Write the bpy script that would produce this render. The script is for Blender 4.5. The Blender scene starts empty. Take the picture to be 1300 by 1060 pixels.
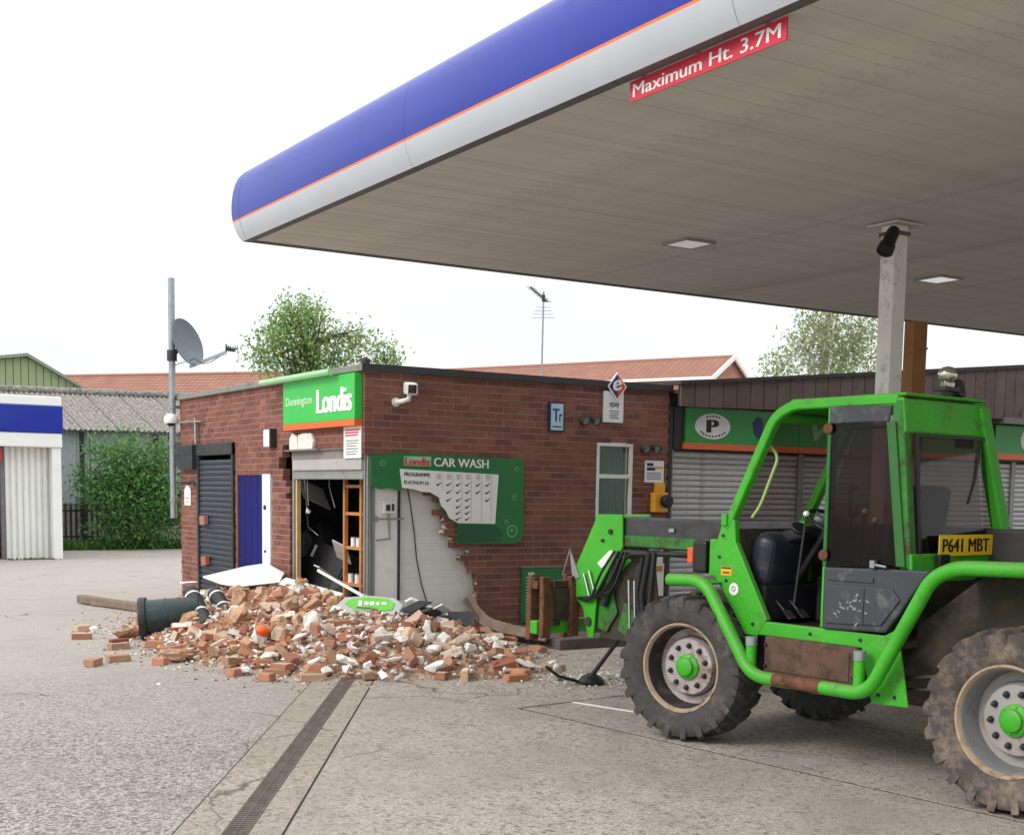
import bpy, bmesh, math, random
from mathutils import Vector, Matrix, Euler, noise as mnoise
PI = math.pi
random.seed(7)
SC = bpy.context.scene
COL = SC.collection

# ------------------------------------------------------------------ camera
CAM_F, CAM_CY, CAM_YAW, CAM_PITCH, CAM_ROLL, CAM_H = 1630.9, 787.0, .5635, -.1006, .01532, 1.7
fw = Vector((math.sin(CAM_YAW)*math.cos(CAM_PITCH), math.cos(CAM_YAW)*math.cos(CAM_PITCH), math.sin(CAM_PITCH)))
rt = Vector((math.cos(CAM_YAW), -math.sin(CAM_YAW), 0))
up = rt.cross(fw)
cr, sr = math.cos(CAM_ROLL), math.sin(CAM_ROLL)
r2 = cr*rt + sr*up
u2 = -sr*rt + cr*up
camd = bpy.data.cameras.new('camera')
camd.sensor_fit = 'HORIZONTAL'; camd.sensor_width = 36
camd.lens = CAM_F/1300*36
camd.shift_y = (CAM_CY-530)/1300
camd.clip_start = .1; camd.clip_end = 2000
cam = bpy.data.objects.new('camera', camd); COL.objects.link(cam)
cam.matrix_world = Matrix(((r2.x, u2.x, -fw.x, 0), (r2.y, u2.y, -fw.y, 0), (r2.z, u2.z, -fw.z, CAM_H), (0, 0, 0, 1)))
SC.camera = cam

# ------------------------------------------------------------------ sky and sun (overcast)
SUN_EL, SUN_AZ = math.radians(33), math.radians(-86)      # azimuth measured from +Y towards +X
world = bpy.data.worlds.new('World'); SC.world = world; world.use_nodes = True
wn, wl = world.node_tree.nodes, world.node_tree.links
wn.clear()
out = wn.new('ShaderNodeOutputWorld'); mixs = wn.new('ShaderNodeMixShader')
sky = wn.new('ShaderNodeTexSky'); sky.sky_type = 'NISHITA'; sky.sun_disc = False
sky.sun_elevation = SUN_EL; sky.sun_rotation = SUN_AZ
bg1 = wn.new('ShaderNodeBackground'); bg1.inputs[1].default_value = .10
wl.new(sky.outputs[0], bg1.inputs[0])
tc = wn.new('ShaderNodeTexCoord'); sep = wn.new('ShaderNodeSeparateXYZ'); wl.new(tc.outputs['Generated'], sep.inputs[0])
# overcast layer: brighter towards the zenith, as a cloudy sky is
mr = wn.new('ShaderNodeMapRange'); mr.inputs[1].default_value = 0; mr.inputs[2].default_value = 1
mr.inputs[3].default_value = .96; mr.inputs[4].default_value = 2.1
wl.new(sep.outputs[2], mr.inputs[0])
mp = wn.new('ShaderNodeMapping'); mp.inputs['Scale'].default_value = (1, 1, 3.2); wl.new(tc.outputs['Generated'], mp.inputs[0])
nz = wn.new('ShaderNodeTexNoise'); nz.inputs['Scale'].default_value = 2.6; nz.inputs['Detail'].default_value = 7; wl.new(mp.outputs[0], nz.inputs['Vector'])
mr2 = wn.new('ShaderNodeMapRange'); mr2.inputs[1].default_value = .3; mr2.inputs[2].default_value = .7
mr2.inputs[3].default_value = .90; mr2.inputs[4].default_value = 1.12; wl.new(nz.outputs[0], mr2.inputs[0])
mu = wn.new('ShaderNodeMath'); mu.operation = 'MULTIPLY'; wl.new(mr.outputs[0], mu.inputs[0]); wl.new(mr2.outputs[0], mu.inputs[1])
bg2 = wn.new('ShaderNodeBackground'); bg2.inputs[0].default_value = (.94, .975, 1, 1); wl.new(mu.outputs[0], bg2.inputs[1])
mixs.inputs[0].default_value = .92
wl.new(bg1.outputs[0], mixs.inputs[1]); wl.new(bg2.outputs[0], mixs.inputs[2]); wl.new(mixs.outputs[0], out.inputs[0])
sund = bpy.data.lights.new('sun', 'SUN'); sund.energy = 1.5; sund.angle = math.radians(18); sund.color = (1, .92, .82)
sun = bpy.data.objects.new('sun', sund); COL.objects.link(sun)
sdir = Vector((math.sin(SUN_AZ)*math.cos(SUN_EL), math.cos(SUN_AZ)*math.cos(SUN_EL), math.sin(SUN_EL)))
sun.rotation_euler = sdir.to_track_quat('Z', 'Y').to_euler()
SC.view_settings.view_transform = 'Standard'; SC.view_settings.look = 'None'
SC.view_settings.exposure = .1; SC.view_settings.gamma = 1; SC.view_settings.use_curve_mapping = False
SC.cycles.max_bounces = 8; SC.cycles.transparent_max_bounces = 16

# ------------------------------------------------------------------ helpers
def L(r, g, b):
    f = lambda c: (c/255/12.92) if c <= 10 else ((c/255+.055)/1.055)**2.4
    return (f(r), f(g), f(b), 1)

def M(name, col, rough=.6, metal=0, var=.12, vscale=3, bump=.08, bscale=60, spec=.5, dirt=None, coat=0, rnd=0, hue=0, dust=None):
    """plain weathered surface: tone drifting with a noise, fine relief, optional dirt (colour, cover 0-1, scale)"""
    m = bpy.data.materials.new(name); m.use_nodes = True
    n, l = m.node_tree.nodes, m.node_tree.links
    p = n['Principled BSDF']
    p.inputs['Roughness'].default_value = rough; p.inputs['Metallic'].default_value = metal
    p.inputs['Specular IOR Level'].default_value = spec
    if coat: p.inputs['Coat Weight'].default_value = coat; p.inputs['Coat Roughness'].default_value = .12
    t = n.new('ShaderNodeTexCoord')
    nz = n.new('ShaderNodeTexNoise'); nz.inputs['Scale'].default_value = vscale; nz.inputs['Detail'].default_value = 8; nz.inputs['Roughness'].default_value = .62
    l.new(t.outputs['Object'], nz.inputs['Vector'])
    mr = n.new('ShaderNodeMapRange'); mr.inputs[1].default_value = .28; mr.inputs[2].default_value = .72
    mr.inputs[3].default_value = 1-var; mr.inputs[4].default_value = 1+var; l.new(nz.outputs[0], mr.inputs[0])
    hs = n.new('ShaderNodeHueSaturation'); hs.inputs['Color'].default_value = col
    val = mr.outputs[0]
    if rnd or hue:
        g = n.new('ShaderNodeNewGeometry'); oi = n.new('ShaderNodeObjectInfo')
        ad = n.new('ShaderNodeMath'); ad.operation = 'ADD'; l.new(g.outputs['Random Per Island'], ad.inputs[0]); l.new(oi.outputs['Random'], ad.inputs[1])
        fr = n.new('ShaderNodeMath'); fr.operation = 'FRACT'; l.new(ad.outputs[0], fr.inputs[0])
        m2 = n.new('ShaderNodeMapRange'); m2.inputs[3].default_value = 1-rnd; m2.inputs[4].default_value = 1+rnd; l.new(fr.outputs[0], m2.inputs[0])
        mm = n.new('ShaderNodeMath'); mm.operation = 'MULTIPLY'; l.new(val, mm.inputs[0]); l.new(m2.outputs[0], mm.inputs[1]); val = mm.outputs[0]
        if hue:
            f2 = n.new('ShaderNodeMath'); f2.operation = 'MULTIPLY'; f2.inputs[1].default_value = 7.31; l.new(fr.outputs[0], f2.inputs[0])
            f3 = n.new('ShaderNodeMath'); f3.operation = 'FRACT'; l.new(f2.outputs[0], f3.inputs[0])
            m3 = n.new('ShaderNodeMapRange'); m3.inputs[3].default_value = .5-hue; m3.inputs[4].default_value = .5+hue; l.new(f3.outputs[0], m3.inputs[0])
            l.new(m3.outputs[0], hs.inputs['Hue'])
    l.new(val, hs.inputs['Value'])
    c = hs.outputs[0]
    if dirt:
        dn = n.new('ShaderNodeTexNoise'); dn.inputs['Scale'].default_value = dirt[2]; dn.inputs['Detail'].default_value = 9; dn.inputs['Roughness'].default_value = .7
        l.new(t.outputs['Object'], dn.inputs['Vector'])
        th = .5+(.5-dirt[1])*.42
        dr = n.new('ShaderNodeMapRange'); dr.inputs[1].default_value = th-.07; dr.inputs[2].default_value = th+.11; l.new(dn.outputs[0], dr.inputs[0])
        mx = n.new('ShaderNodeMix'); mx.data_type = 'RGBA'; l.new(dr.outputs[0], mx.inputs['Factor']); l.new(c, mx.inputs['A']); mx.inputs['B'].default_value = dirt[0]
        c = mx.outputs['Result']
        rr = n.new('ShaderNodeMapRange'); rr.inputs[3].default_value = rough; rr.inputs[4].default_value = min(.95, rough+.35); l.new(dr.outputs[0], rr.inputs[0]); l.new(rr.outputs[0], p.inputs['Roughness'])
    if dust:     # dry dust settled on faces that look up, broken by a noise
        g2 = n.new('ShaderNodeNewGeometry'); sp = n.new('ShaderNodeSeparateXYZ'); l.new(g2.outputs['True Normal'], sp.inputs[0])
        d1 = n.new('ShaderNodeMapRange'); d1.inputs[1].default_value = .1; d1.inputs[2].default_value = .95; d1.inputs[4].default_value = dust[1]; l.new(sp.outputs[2], d1.inputs[0])
        dn2 = n.new('ShaderNodeTexNoise'); dn2.inputs['Scale'].default_value = 11; dn2.inputs['Detail'].default_value = 9; dn2.inputs['Roughness'].default_value = .75; l.new(t.outputs['Object'], dn2.inputs['Vector'])
        d2 = n.new('ShaderNodeMapRange'); d2.inputs[1].default_value = .35; d2.inputs[2].default_value = .65; d2.inputs[3].default_value = .2; l.new(dn2.outputs[0], d2.inputs[0])
        dm_ = n.new('ShaderNodeMath'); dm_.operation = 'MULTIPLY'; l.new(d1.outputs[0], dm_.inputs[0]); l.new(d2.outputs[0], dm_.inputs[1])
        # fine spatter everywhere
        dn3 = n.new('ShaderNodeTexNoise'); dn3.inputs['Scale'].default_value = 38; dn3.inputs['Detail'].default_value = 4; l.new(t.outputs['Object'], dn3.inputs['Vector'])
        d3 = n.new('ShaderNodeMapRange'); d3.inputs[1].default_value = .62; d3.inputs[2].default_value = .70; d3.inputs[4].default_value = dust[2]; l.new(dn3.outputs[0], d3.inputs[0])
        da_ = n.new('ShaderNodeMath'); da_.operation = 'MAXIMUM'; l.new(dm_.outputs[0], da_.inputs[0]); l.new(d3.outputs[0], da_.inputs[1])
        mx2 = n.new('ShaderNodeMix'); mx2.data_type = 'RGBA'; l.new(da_.outputs[0], mx2.inputs['Factor']); l.new(c, mx2.inputs['A']); mx2.inputs['B'].default_value = dust[0]; c = mx2.outputs['Result']
    l.new(c, p.inputs['Base Color'])
    if bump:
        bn = n.new('ShaderNodeTexNoise'); bn.inputs['Scale'].default_value = bscale; bn.inputs['Detail'].default_value = 5; l.new(t.outputs['Object'], bn.inputs['Vector'])
        b = n.new('ShaderNodeBump'); b.inputs['Strength'].default_value = bump; b.inputs['Distance'].default_value = .02; l.new(bn.outputs[0], b.inputs['Height']); l.new(b.outputs[0], p.inputs['Normal'])
    return m

def glass(name, tint, gloss=.06, rough=.03):
    m = bpy.data.materials.new(name); m.use_nodes = True
    n, l = m.node_tree.nodes, m.node_tree.links
    n.remove(n['Principled BSDF']); o = n['Material Output']
    tr = n.new('ShaderNodeBsdfTransparent'); tr.inputs[0].default_value = (*tint, 1)
    gl = n.new('ShaderNodeBsdfGlossy'); gl.inputs['Roughness'].default_value = rough
    lw = n.new('ShaderNodeLayerWeight'); lw.inputs[0].default_value = .5
    pw_ = n.new('ShaderNodeMath'); pw_.operation = 'POWER'; pw_.inputs[1].default_value = 4; l.new(lw.outputs['Facing'], pw_.inputs[0])
    ad = n.new('ShaderNodeMath'); ad.operation = 'MULTIPLY_ADD'; ad.inputs[1].default_value = .7; ad.inputs[2].default_value = gloss*.5; l.new(pw_.outputs[0], ad.inputs[0])
    mx = n.new('ShaderNodeMixShader'); l.new(ad.outputs[0], mx.inputs[0]); l.new(tr.outputs[0], mx.inputs[1]); l.new(gl.outputs[0], mx.inputs[2]); l.new(mx.outputs[0], o.inputs[0])
    return m

HX = 0          # shift along x for the group of shapes being written
class MB:
    """collects shapes for ONE mesh object"""
    def __init__(s): s.v = []; s.f = []; s.m = []
    def add(s, vs, fs, m=0):
        b = len(s.v); s.v += [(x[0]+HX, x[1], x[2]) for x in vs]
        for f in fs: s.f.append(tuple(b+i for i in f)); s.m.append(m)
        return s
    def box(s, x0, x1, y0, y1, z0, z1, m=0):
        return s.add([(x0,y0,z0),(x1,y0,z0),(x1,y1,z0),(x0,y1,z0),(x0,y0,z1),(x1,y0,z1),(x1,y1,z1),(x0,y1,z1)],
                     [(0,3,2,1),(4,5,6,7),(0,1,5,4),(1,2,6,5),(2,3,7,6),(3,0,4,7)], m)
    def obox(s, c, size, rot=None, m=0):
        c = Vector(c); R = rot if rot is not None else Matrix.Identity(3)
        vs = [c + R @ Vector((sx*size[0]/2, sy*size[1]/2, sz*size[2]/2)) for sz in (-1,1) for sx,sy in ((-1,-1),(1,-1),(1,1),(-1,1))]
        return s.add(vs, [(0,3,2,1),(4,5,6,7),(0,1,5,4),(1,2,6,5),(2,3,7,6),(3,0,4,7)], m)
    def beam(s, a, b, w, h, upv=(0,0,1), m=0):
        a, b = Vector(a), Vector(b); d = (b-a).normalized(); u = Vector(upv); sd = d.cross(u).normalized(); u = sd.cross(d)
        vs = []
        for p in (a, b):
            vs += [p-sd*w/2-u*h/2, p+sd*w/2-u*h/2, p+sd*w/2+u*h/2, p-sd*w/2+u*h/2]
        return s.add(vs, [(3,2,1,0),(4,5,6,7),(0,1,5,4),(1,2,6,5),(2,3,7,6),(3,0,4,7)], m)
    def tube(s, pts, r, seg=10, m=0, ph=0):
        pts = [Vector(p) for p in pts]; n = len(pts); rr = r if isinstance(r, (list, tuple)) else [r]*n
        t = [((pts[min(i+1,n-1)]-pts[max(i-1,0)]).normalized()) for i in range(n)]
        ref = Vector((0,0,1)) if abs(t[0].z) < .9 else Vector((1,0,0))
        a = t[0].cross(ref).normalized(); vs = []
        for i in range(n):
            a = (a - t[i]*a.dot(t[i])).normalized(); b = t[i].cross(a)
            vs += [pts[i]+(a*math.cos(2*PI*k/seg+ph)+b*math.sin(2*PI*k/seg+ph))*rr[i] for k in range(seg)]
        fs = [(i*seg+k, i*seg+(k+1)%seg, (i+1)*seg+(k+1)%seg, (i+1)*seg+k) for i in range(n-1) for k in range(seg)]
        fs += [tuple(range(seg))[::-1], tuple((n-1)*seg+k for k in range(seg))]
        return s.add(vs, fs, m)
    def lathe(s, prof, o, ax, seg=32, m=0, closed=False):
        """prof: (distance along axis, radius)"""
        o = Vector(o); ax = Vector(ax).normalized(); ref = Vector((0,0,1)) if abs(ax.z) < .9 else Vector((1,0,0))
        a = ax.cross(ref).normalized(); b = ax.cross(a); vs = []
        for d, r in prof:
            vs += [o+ax*d+(a*math.cos(2*PI*k/seg)+b*math.sin(2*PI*k/seg))*max(r, 1e-4) for k in range(seg)]
        n = len(prof)
        fs = [(i*seg+k, i*seg+(k+1)%seg, (i+1)*seg+(k+1)%seg, (i+1)*seg+k) for i in range(n-1) for k in range(seg)]
        if closed: fs += [((n-1)*seg+k, (n-1)*seg+(k+1)%seg, (k+1)%seg, k) for k in range(seg)]
        return s.add(vs, fs, m)
    def prism(s, poly, vec, m=0):
        """poly: 3D points of a flat face, pushed along vec"""
        poly = [Vector(p) for p in poly]; vec = Vector(vec); n = len(poly)
        nrm = Vector((0,0,0))
        for i in range(n): nrm += poly[i].cross(poly[(i+1)%n])
        if nrm.dot(vec) > 0: poly = poly[::-1]
        vs = poly+[p+vec for p in poly]
        fs = [tuple(range(n)), tuple(range(2*n-1, n-1, -1))]+[(i, n+i, n+(i+1)%n, (i+1)%n) for i in range(n)]
        return s.add(vs, fs, m)
    def quad(s, a, b, c, d, m=0): return s.add([a,b,c,d], [(0,1,2,3)], m)
    def mesh(s, name, mats, smooth=None):
        me = bpy.data.meshes.new(name); me.from_pydata(s.v, [], s.f)
        for k in (mats if isinstance(mats, (list, tuple)) else [mats]): me.materials.append(k)
        me.polygons.foreach_set('material_index', s.m)
        if smooth:
            me.polygons.foreach_set('use_smooth', [True]*len(me.polygons)); me.set_sharp_from_angle(angle=math.radians(smooth))
        me.update(); return me
    def build(s, name, mats, parent=None, smooth=None, bevel=0, bseg=2):
        o = link(name, s.mesh(name, mats, smooth), parent)
        if bevel:
            md = o.modifiers.new('bevel', 'BEVEL'); md.width = bevel; md.segments = bseg; md.limit_method = 'ANGLE'; md.angle_limit = math.radians(40)
        return o

WORLD_KIDS = set()
def link(name, me, parent=None):
    o = bpy.data.objects.new(name, me); COL.objects.link(o)
    if parent is not None:
        o.parent = parent
        root = parent
        while root.parent is not None: root = root.parent
        if parent.name in WORLD_KIDS:          # children of these are written in world coordinates
            o.matrix_parent_inverse = Matrix.Translation(-parent.location)
    return o

def tag(o, label=None, cat=None, group=None, kind=None):
    if label: o['label'] = label
    if cat: o['category'] = cat
    if group: o['group'] = group
    if kind: o['kind'] = kind
    return o

def thing(name, label, cat, loc=(0,0,0), group=None, rot=0, local=False):
    o = bpy.data.objects.new(name, None); COL.objects.link(o); o.empty_display_size = .2
    o.location = loc
    if rot: o.rotation_euler = (0,0,rot)
    if not local: WORLD_KIDS.add(o.name)
    return tag(o, label, cat, group)

def text(body, parent, mat_, origin, xdir, width, height, depth=.003, bold=.0, name='lettering', updir=(0,0,1), shear=0):
    """raised lettering; origin = lower-left corner, fitted to width x height"""
    cu = bpy.data.curves.new('t', 'FONT'); cu.body = body; cu.extrude = .0; cu.offset = 0; cu.size = 1; cu.resolution_u = 3; cu.shear = shear
    ob = bpy.data.objects.new('t', cu); COL.objects.link(ob)
    dg = bpy.context.evaluated_depsgraph_get(); me = bpy.data.meshes.new_from_object(ob.evaluated_get(dg))
    bpy.data.objects.remove(ob); bpy.data.curves.remove(cu)
    xs = [v.co.x for v in me.vertices]; ys = [v.co.y for v in me.vertices]
    x0, y0 = min(xs), min(ys); sx = width/(max(xs)-x0); sy = height/(max(ys)-y0)
    X = Vector(xdir).normalized(); U = Vector(updir).normalized(); N = X.cross(U); O = Vector(origin)
    bm = bmesh.new(); bm.from_mesh(me)
    if bold > .006:      # heavier strokes: shifted copies, each a hair prouder
        src = bm.faces[:]; w0 = max(xs)-x0
        for q in (-1, 1):
            dpl = bmesh.ops.duplicate(bm, geom=src)
            for e in dpl['geom']:
                if isinstance(e, bmesh.types.BMVert): e.co.x += q*bold*1.1; e.co.z += .04*(q+2)
    r = bmesh.ops.extrude_face_region(bm, geom=bm.faces[:])
    for e in r['geom']:
        if isinstance(e, bmesh.types.BMVert): e.co.z += 1
    for v in bm.verts: v.co = O+X*((v.co.x-x0)*sx)+U*((v.co.y-y0)*sy)+N*(depth*v.co.z)
    bmesh.ops.recalc_face_normals(bm, faces=bm.faces[:])
    # one object per word
    seen = set(); isl = []
    for v in bm.verts:
        if v in seen: continue
        st = [v]; seen.add(v); g = []
        while st:
            a = st.pop(); g.append(a)
            for e in a.link_edges:
                b = e.other_vert(a)
                if b not in seen: seen.add(b); st.append(b)
        t_ = [(a.co-O).dot(X) for a in g]; isl.append((min(t_), max(t_), g))
    isl.sort(key=lambda q: q[0]); words = []
    for a, b, g in isl:
        if words and a-words[-1][1] < height*.17: words[-1][1] = max(b, words[-1][1]); words[-1][2] += g
        else: words.append([a, b, list(g)])
    bpy.data.meshes.remove(me); res = None
    for a, b, g in words:
        ix = {v: i for i, v in enumerate(g)}
        fs = [[ix[v] for v in f.verts] for f in {f for v in g for f in v.link_faces}]
        m2 = bpy.data.meshes.new(name); m2.from_pydata([v.co.copy() for v in g], [], fs); m2.materials.append(mat_); m2.update()
        res = link(name, m2, parent)
    bm.free(); return res

def hull(rng, n, size, m=None):
    """vertices of a rough broken lump"""
    bm = bmesh.new()
    for i in range(n):
        d = Vector((rng.gauss(0,1), rng.gauss(0,1), rng.gauss(0,1))).normalized()*rng.uniform(.75, 1)
        bm.verts.new((d.x*size[0], d.y*size[1], d.z*size[2]))
    r = bmesh.ops.convex_hull(bm, input=bm.verts[:])
    bmesh.ops.delete(bm, geom=[v for v in bm.verts if not v.link_faces], context='VERTS')
    bm.verts.index_update()
    vs = [v.co.copy() for v in bm.verts]; fs = [tuple(v.index for v in f.verts) for f in bm.faces]; bm.free()
    return vs, fs

# ------------------------------------------------------------------ materials
def brick_material(name, cols, rnd=.22):
    m = M(name, (1,1,1,1), .9, var=.2, vscale=2.6, bump=.35, bscale=140, rnd=rnd, spec=.25, dirt=(L(150,120,105), .1, 9))
    n, l = m.node_tree.nodes, m.node_tree.links
    hs = [k for k in n if k.type == 'HUE_SAT'][0]
    fr = [k for k in n if k.type == 'MATH' and k.operation == 'FRACT'][0]
    mu = n.new('ShaderNodeMath'); mu.operation = 'MULTIPLY'; mu.inputs[1].default_value = 13.7; l.new(fr.outputs[0], mu.inputs[0])
    f2 = n.new('ShaderNodeMath'); f2.operation = 'FRACT'; l.new(mu.outputs[0], f2.inputs[0])
    rp = n.new('ShaderNodeValToRGB'); l.new(f2.outputs[0], rp.inputs[0])
    e = rp.color_ramp.elements
    for i, c in enumerate(cols):
        if i < 2: e[i].position = i/(len(cols)-1); e[i].color = c
    e[1].position = 1; e[1].color = cols[-1]
    for i, c in enumerate(cols[1:-1]): k = e.new((i+1)/(len(cols)-1)); k.color = c
    l.new(rp.outputs[0], hs.inputs['Color'])
    return m
m_brick = brick_material('wall_brick', [L(130,84,71), L(138,91,77), L(123,78,69), L(143,97,81), L(116,74,68), L(132,86,73)], .09)
m_rubble = brick_material('fallen_brick', [L(166,106,82), L(188,136,106), L(152,92,76), L(208,180,152), L(170,120,98), L(190,150,124), L(148,90,74)], .2)
m_mortar = M('mortar', L(164,150,142), .95, bump=.3, vscale=8)
m_plaster = M('plaster', L(226,224,218), .85, var=.08, vscale=5, bump=.15, dirt=(L(150,130,112), .16, 6))
m_white = M('white_paint', L(232,232,228), .5, var=.06, bump=.03, dirt=(L(150,145,135), .1, 4))
m_whitep = M('white_plastic', L(236,236,234), .4, var=.05, bump=.02)
m_grey = M('grey_metal', L(150,152,152), .5, metal=.3, var=.1, bump=.05, dirt=(L(110,98,88), .15, 5))
m_galv = M('galvanised', L(160,165,168), .45, metal=.7, var=.18, vscale=12, bump=.04)
m_steel = M('bright_steel', L(210,212,214), .22, metal=1, var=.06, bump=.01)
m_black = M('black_plastic', L(26,27,29), .5, var=.2, bump=.06, dirt=(L(90,84,76), .14, 5))
m_dark = M('dark_steel', L(44,46,50), .5, var=.2, bump=.06, dirt=(L(96,84,72), .22, 6))
m_rust = M('rusty_steel', L(108,68,44), .8, var=.3, vscale=9, bump=.2, dirt=(L(64,46,38), .4, 11))
m_green = M('sign_green', L(50,192,70), .35, var=.05, bump=.01, dirt=(L(120,150,112), .08, 3))
m_dgreen = M('sign_dark_green', L(24,112,54), .35, var=.07, bump=.02, dirt=(L(90,130,100), .1, 4))
m_orange = M('sign_orange', L(226,104,40), .4, var=.05, bump=.01)
m_red = M('sign_red', L(206,38,62), .4, var=.05, bump=.01)
m_ink = M('ink', L(24,24,28), .5, var=.05, bump=0)
m_blueink = M('blue_ink', L(28,44,104), .5, var=.05, bump=0)
m_yellow = M('sign_yellow', L(232,172,40), .45, var=.06, bump=.01)
m_wood = M('timber', L(188,128,74), .7, var=.25, vscale=9, bump=.12)
m_oldwood = M('weathered_timber', L(124,108,94), .85, var=.25, vscale=10, bump=.2)
m_net = M('net_curtain', L(226,232,228), .8, var=.1, vscale=3, bump=.02)
m_lead = M('roof_edge', L(132,128,122), .6, var=.12, bump=.08, dirt=(L(92,88,82), .25, 4))
m_glass = glass('window_glass', (.62,.7,.68), .05)
m_room = M('room_dark', L(112,110,112), .9, var=.2)
m_cloth = M('dark_stock', L(30,30,34), .6, var=.2, bump=.1)
m_paper = M('paper', L(232,232,230), .8, var=.06, bump=.05)
# ------------------------------------------------------------------ ground
def ground_material(name, base, agg, dust, agg_scale=70, agg_amt=.5, y0=None, stain=.3):
    m = bpy.data.materials.new(name); m.use_nodes = True
    n, l = m.node_tree.nodes, m.node_tree.links; p = n['Principled BSDF']; p.inputs['Roughness'].default_value = .9; p.inputs['Specular IOR Level'].default_value = .3
    t = n.new('ShaderNodeTexCoord')
    def noise(s, d=6, r=.6):
        k = n.new('ShaderNodeTexNoise'); k.inputs['Scale'].default_value = s; k.inputs['Detail'].default_value = d; k.inputs['Roughness'].default_value = r; l.new(t.outputs['Object'], k.inputs['Vector']); return k.outputs[0]
    def rng(x, a, b, c, d):
        k = n.new('ShaderNodeMapRange'); k.inputs[1].default_value = a; k.inputs[2].default_value = b; k.inputs[3].default_value = c; k.inputs[4].default_value = d; l.new(x, k.inputs[0]); return k.outputs[0]
    def mix(f, a, b):
        k = n.new('ShaderNodeMix'); k.data_type = 'RGBA'
        if isinstance(f, float): k.inputs['Factor'].default_value = f
        else: l.new(f, k.inputs['Factor'])
        for s, x in (('A', a), ('B', b)):
            if isinstance(x, tuple): k.inputs[s].default_value = x
            else: l.new(x, k.inputs[s])
        return k.outputs['Result']
    vo = n.new('ShaderNodeTexVoronoi'); vo.inputs['Scale'].default_value = agg_scale; l.new(t.outputs['Object'], vo.inputs['Vector'])
    sx = n.new('ShaderNodeSeparateXYZ'); l.new(vo.outputs['Color'], sx.inputs[0])
    c = mix(rng(sx.outputs[0], .55-agg_amt*.3, .75, 0, 1), base, agg)
    vo2 = n.new('ShaderNodeTexVoronoi'); vo2.inputs['Scale'].default_value = agg_scale*.45; l.new(t.outputs['Object'], vo2.inputs['Vector'])
    sx2 = n.new('ShaderNodeSeparateXYZ'); l.new(vo2.outputs['Color'], sx2.inputs[0])
    c = mix(rng(sx2.outputs[1], .8, .95, 0, .75), c, tuple(x*.45 for x in base[:3])+(1,))
    # worn and oily patches
    c = mix(rng(noise(.7, 7, .65), .48, .70, 0, stain), c, tuple(x*.6 for x in base[:3])+(1,))
    c = mix(rng(noise(2.7, 8, .7), .5, .72, 0, stain*1.1), c, tuple(x*.5 for x in base[:3])+(1,))
    c = mix(rng(noise(.35, 5), .45, .7, 0, .55), c, dust)
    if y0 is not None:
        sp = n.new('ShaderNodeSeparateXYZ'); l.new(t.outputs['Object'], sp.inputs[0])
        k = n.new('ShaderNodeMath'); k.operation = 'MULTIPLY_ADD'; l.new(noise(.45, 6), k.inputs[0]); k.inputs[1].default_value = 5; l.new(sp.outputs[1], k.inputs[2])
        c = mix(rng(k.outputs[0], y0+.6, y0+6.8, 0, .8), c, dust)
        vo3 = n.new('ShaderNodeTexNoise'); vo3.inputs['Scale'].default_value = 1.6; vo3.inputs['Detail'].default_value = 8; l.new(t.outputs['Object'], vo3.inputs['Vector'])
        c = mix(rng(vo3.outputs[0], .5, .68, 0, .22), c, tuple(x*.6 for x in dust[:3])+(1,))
    # hairline cracks and a few oil spots
    wn_ = n.new('ShaderNodeTexNoise'); wn_.inputs['Scale'].default_value = 1.3; wn_.inputs['Detail'].default_value = 6; l.new(t.outputs['Object'], wn_.inputs['Vector'])
    ws_ = n.new('ShaderNodeVectorMath'); ws_.operation = 'MULTIPLY_ADD'; l.new(wn_.outputs['Color'], ws_.inputs[0]); ws_.inputs[1].default_value = (.9,.9,.0); l.new(t.outputs['Object'], ws_.inputs[2])
    ve = n.new('ShaderNodeTexVoronoi'); ve.feature = 'DISTANCE_TO_EDGE'; ve.inputs['Scale'].default_value = .33; l.new(ws_.outputs[0], ve.inputs['Vector'])
    ck = rng(ve.outputs['Distance'], .001, .0045, .8, 0); km = n.new('ShaderNodeMath'); km.operation = 'MULTIPLY'; l.new(ck, km.inputs[0]); l.new(rng(noise(.5, 3), .5, .58, 0, 1), km.inputs[1])
    c = mix(km.outputs[0], c, tuple(x*.3 for x in base[:3])+(1,))
    c = mix(rng(noise(1.15, 4, .5), .66, .74, 0, .5), c, tuple(x*.38 for x in base[:3])+(1,))
    l.new(c, p.inputs['Base Color'])
    b = n.new('ShaderNodeBump'); b.inputs['Strength'].default_value = .5; b.inputs['Distance'].default_value = .01; l.new(vo.outputs['Distance'], b.inputs['Height']); l.new(b.outputs[0], p.inputs['Normal'])
    return m
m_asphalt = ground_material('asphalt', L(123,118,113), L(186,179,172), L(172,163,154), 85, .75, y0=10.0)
m_concrete = ground_material('concrete', L(154,146,136), L(188,180,170), L(166,157,146), 85, .6, stain=.5)
m_kerb = M('kerb_concrete', L(92,84,80), .9, var=.2, vscale=4, bump=.2, dirt=(L(60,56,54), .3, 3))  # base colour darkened for dirt and for the shade on the kerb riser

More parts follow.
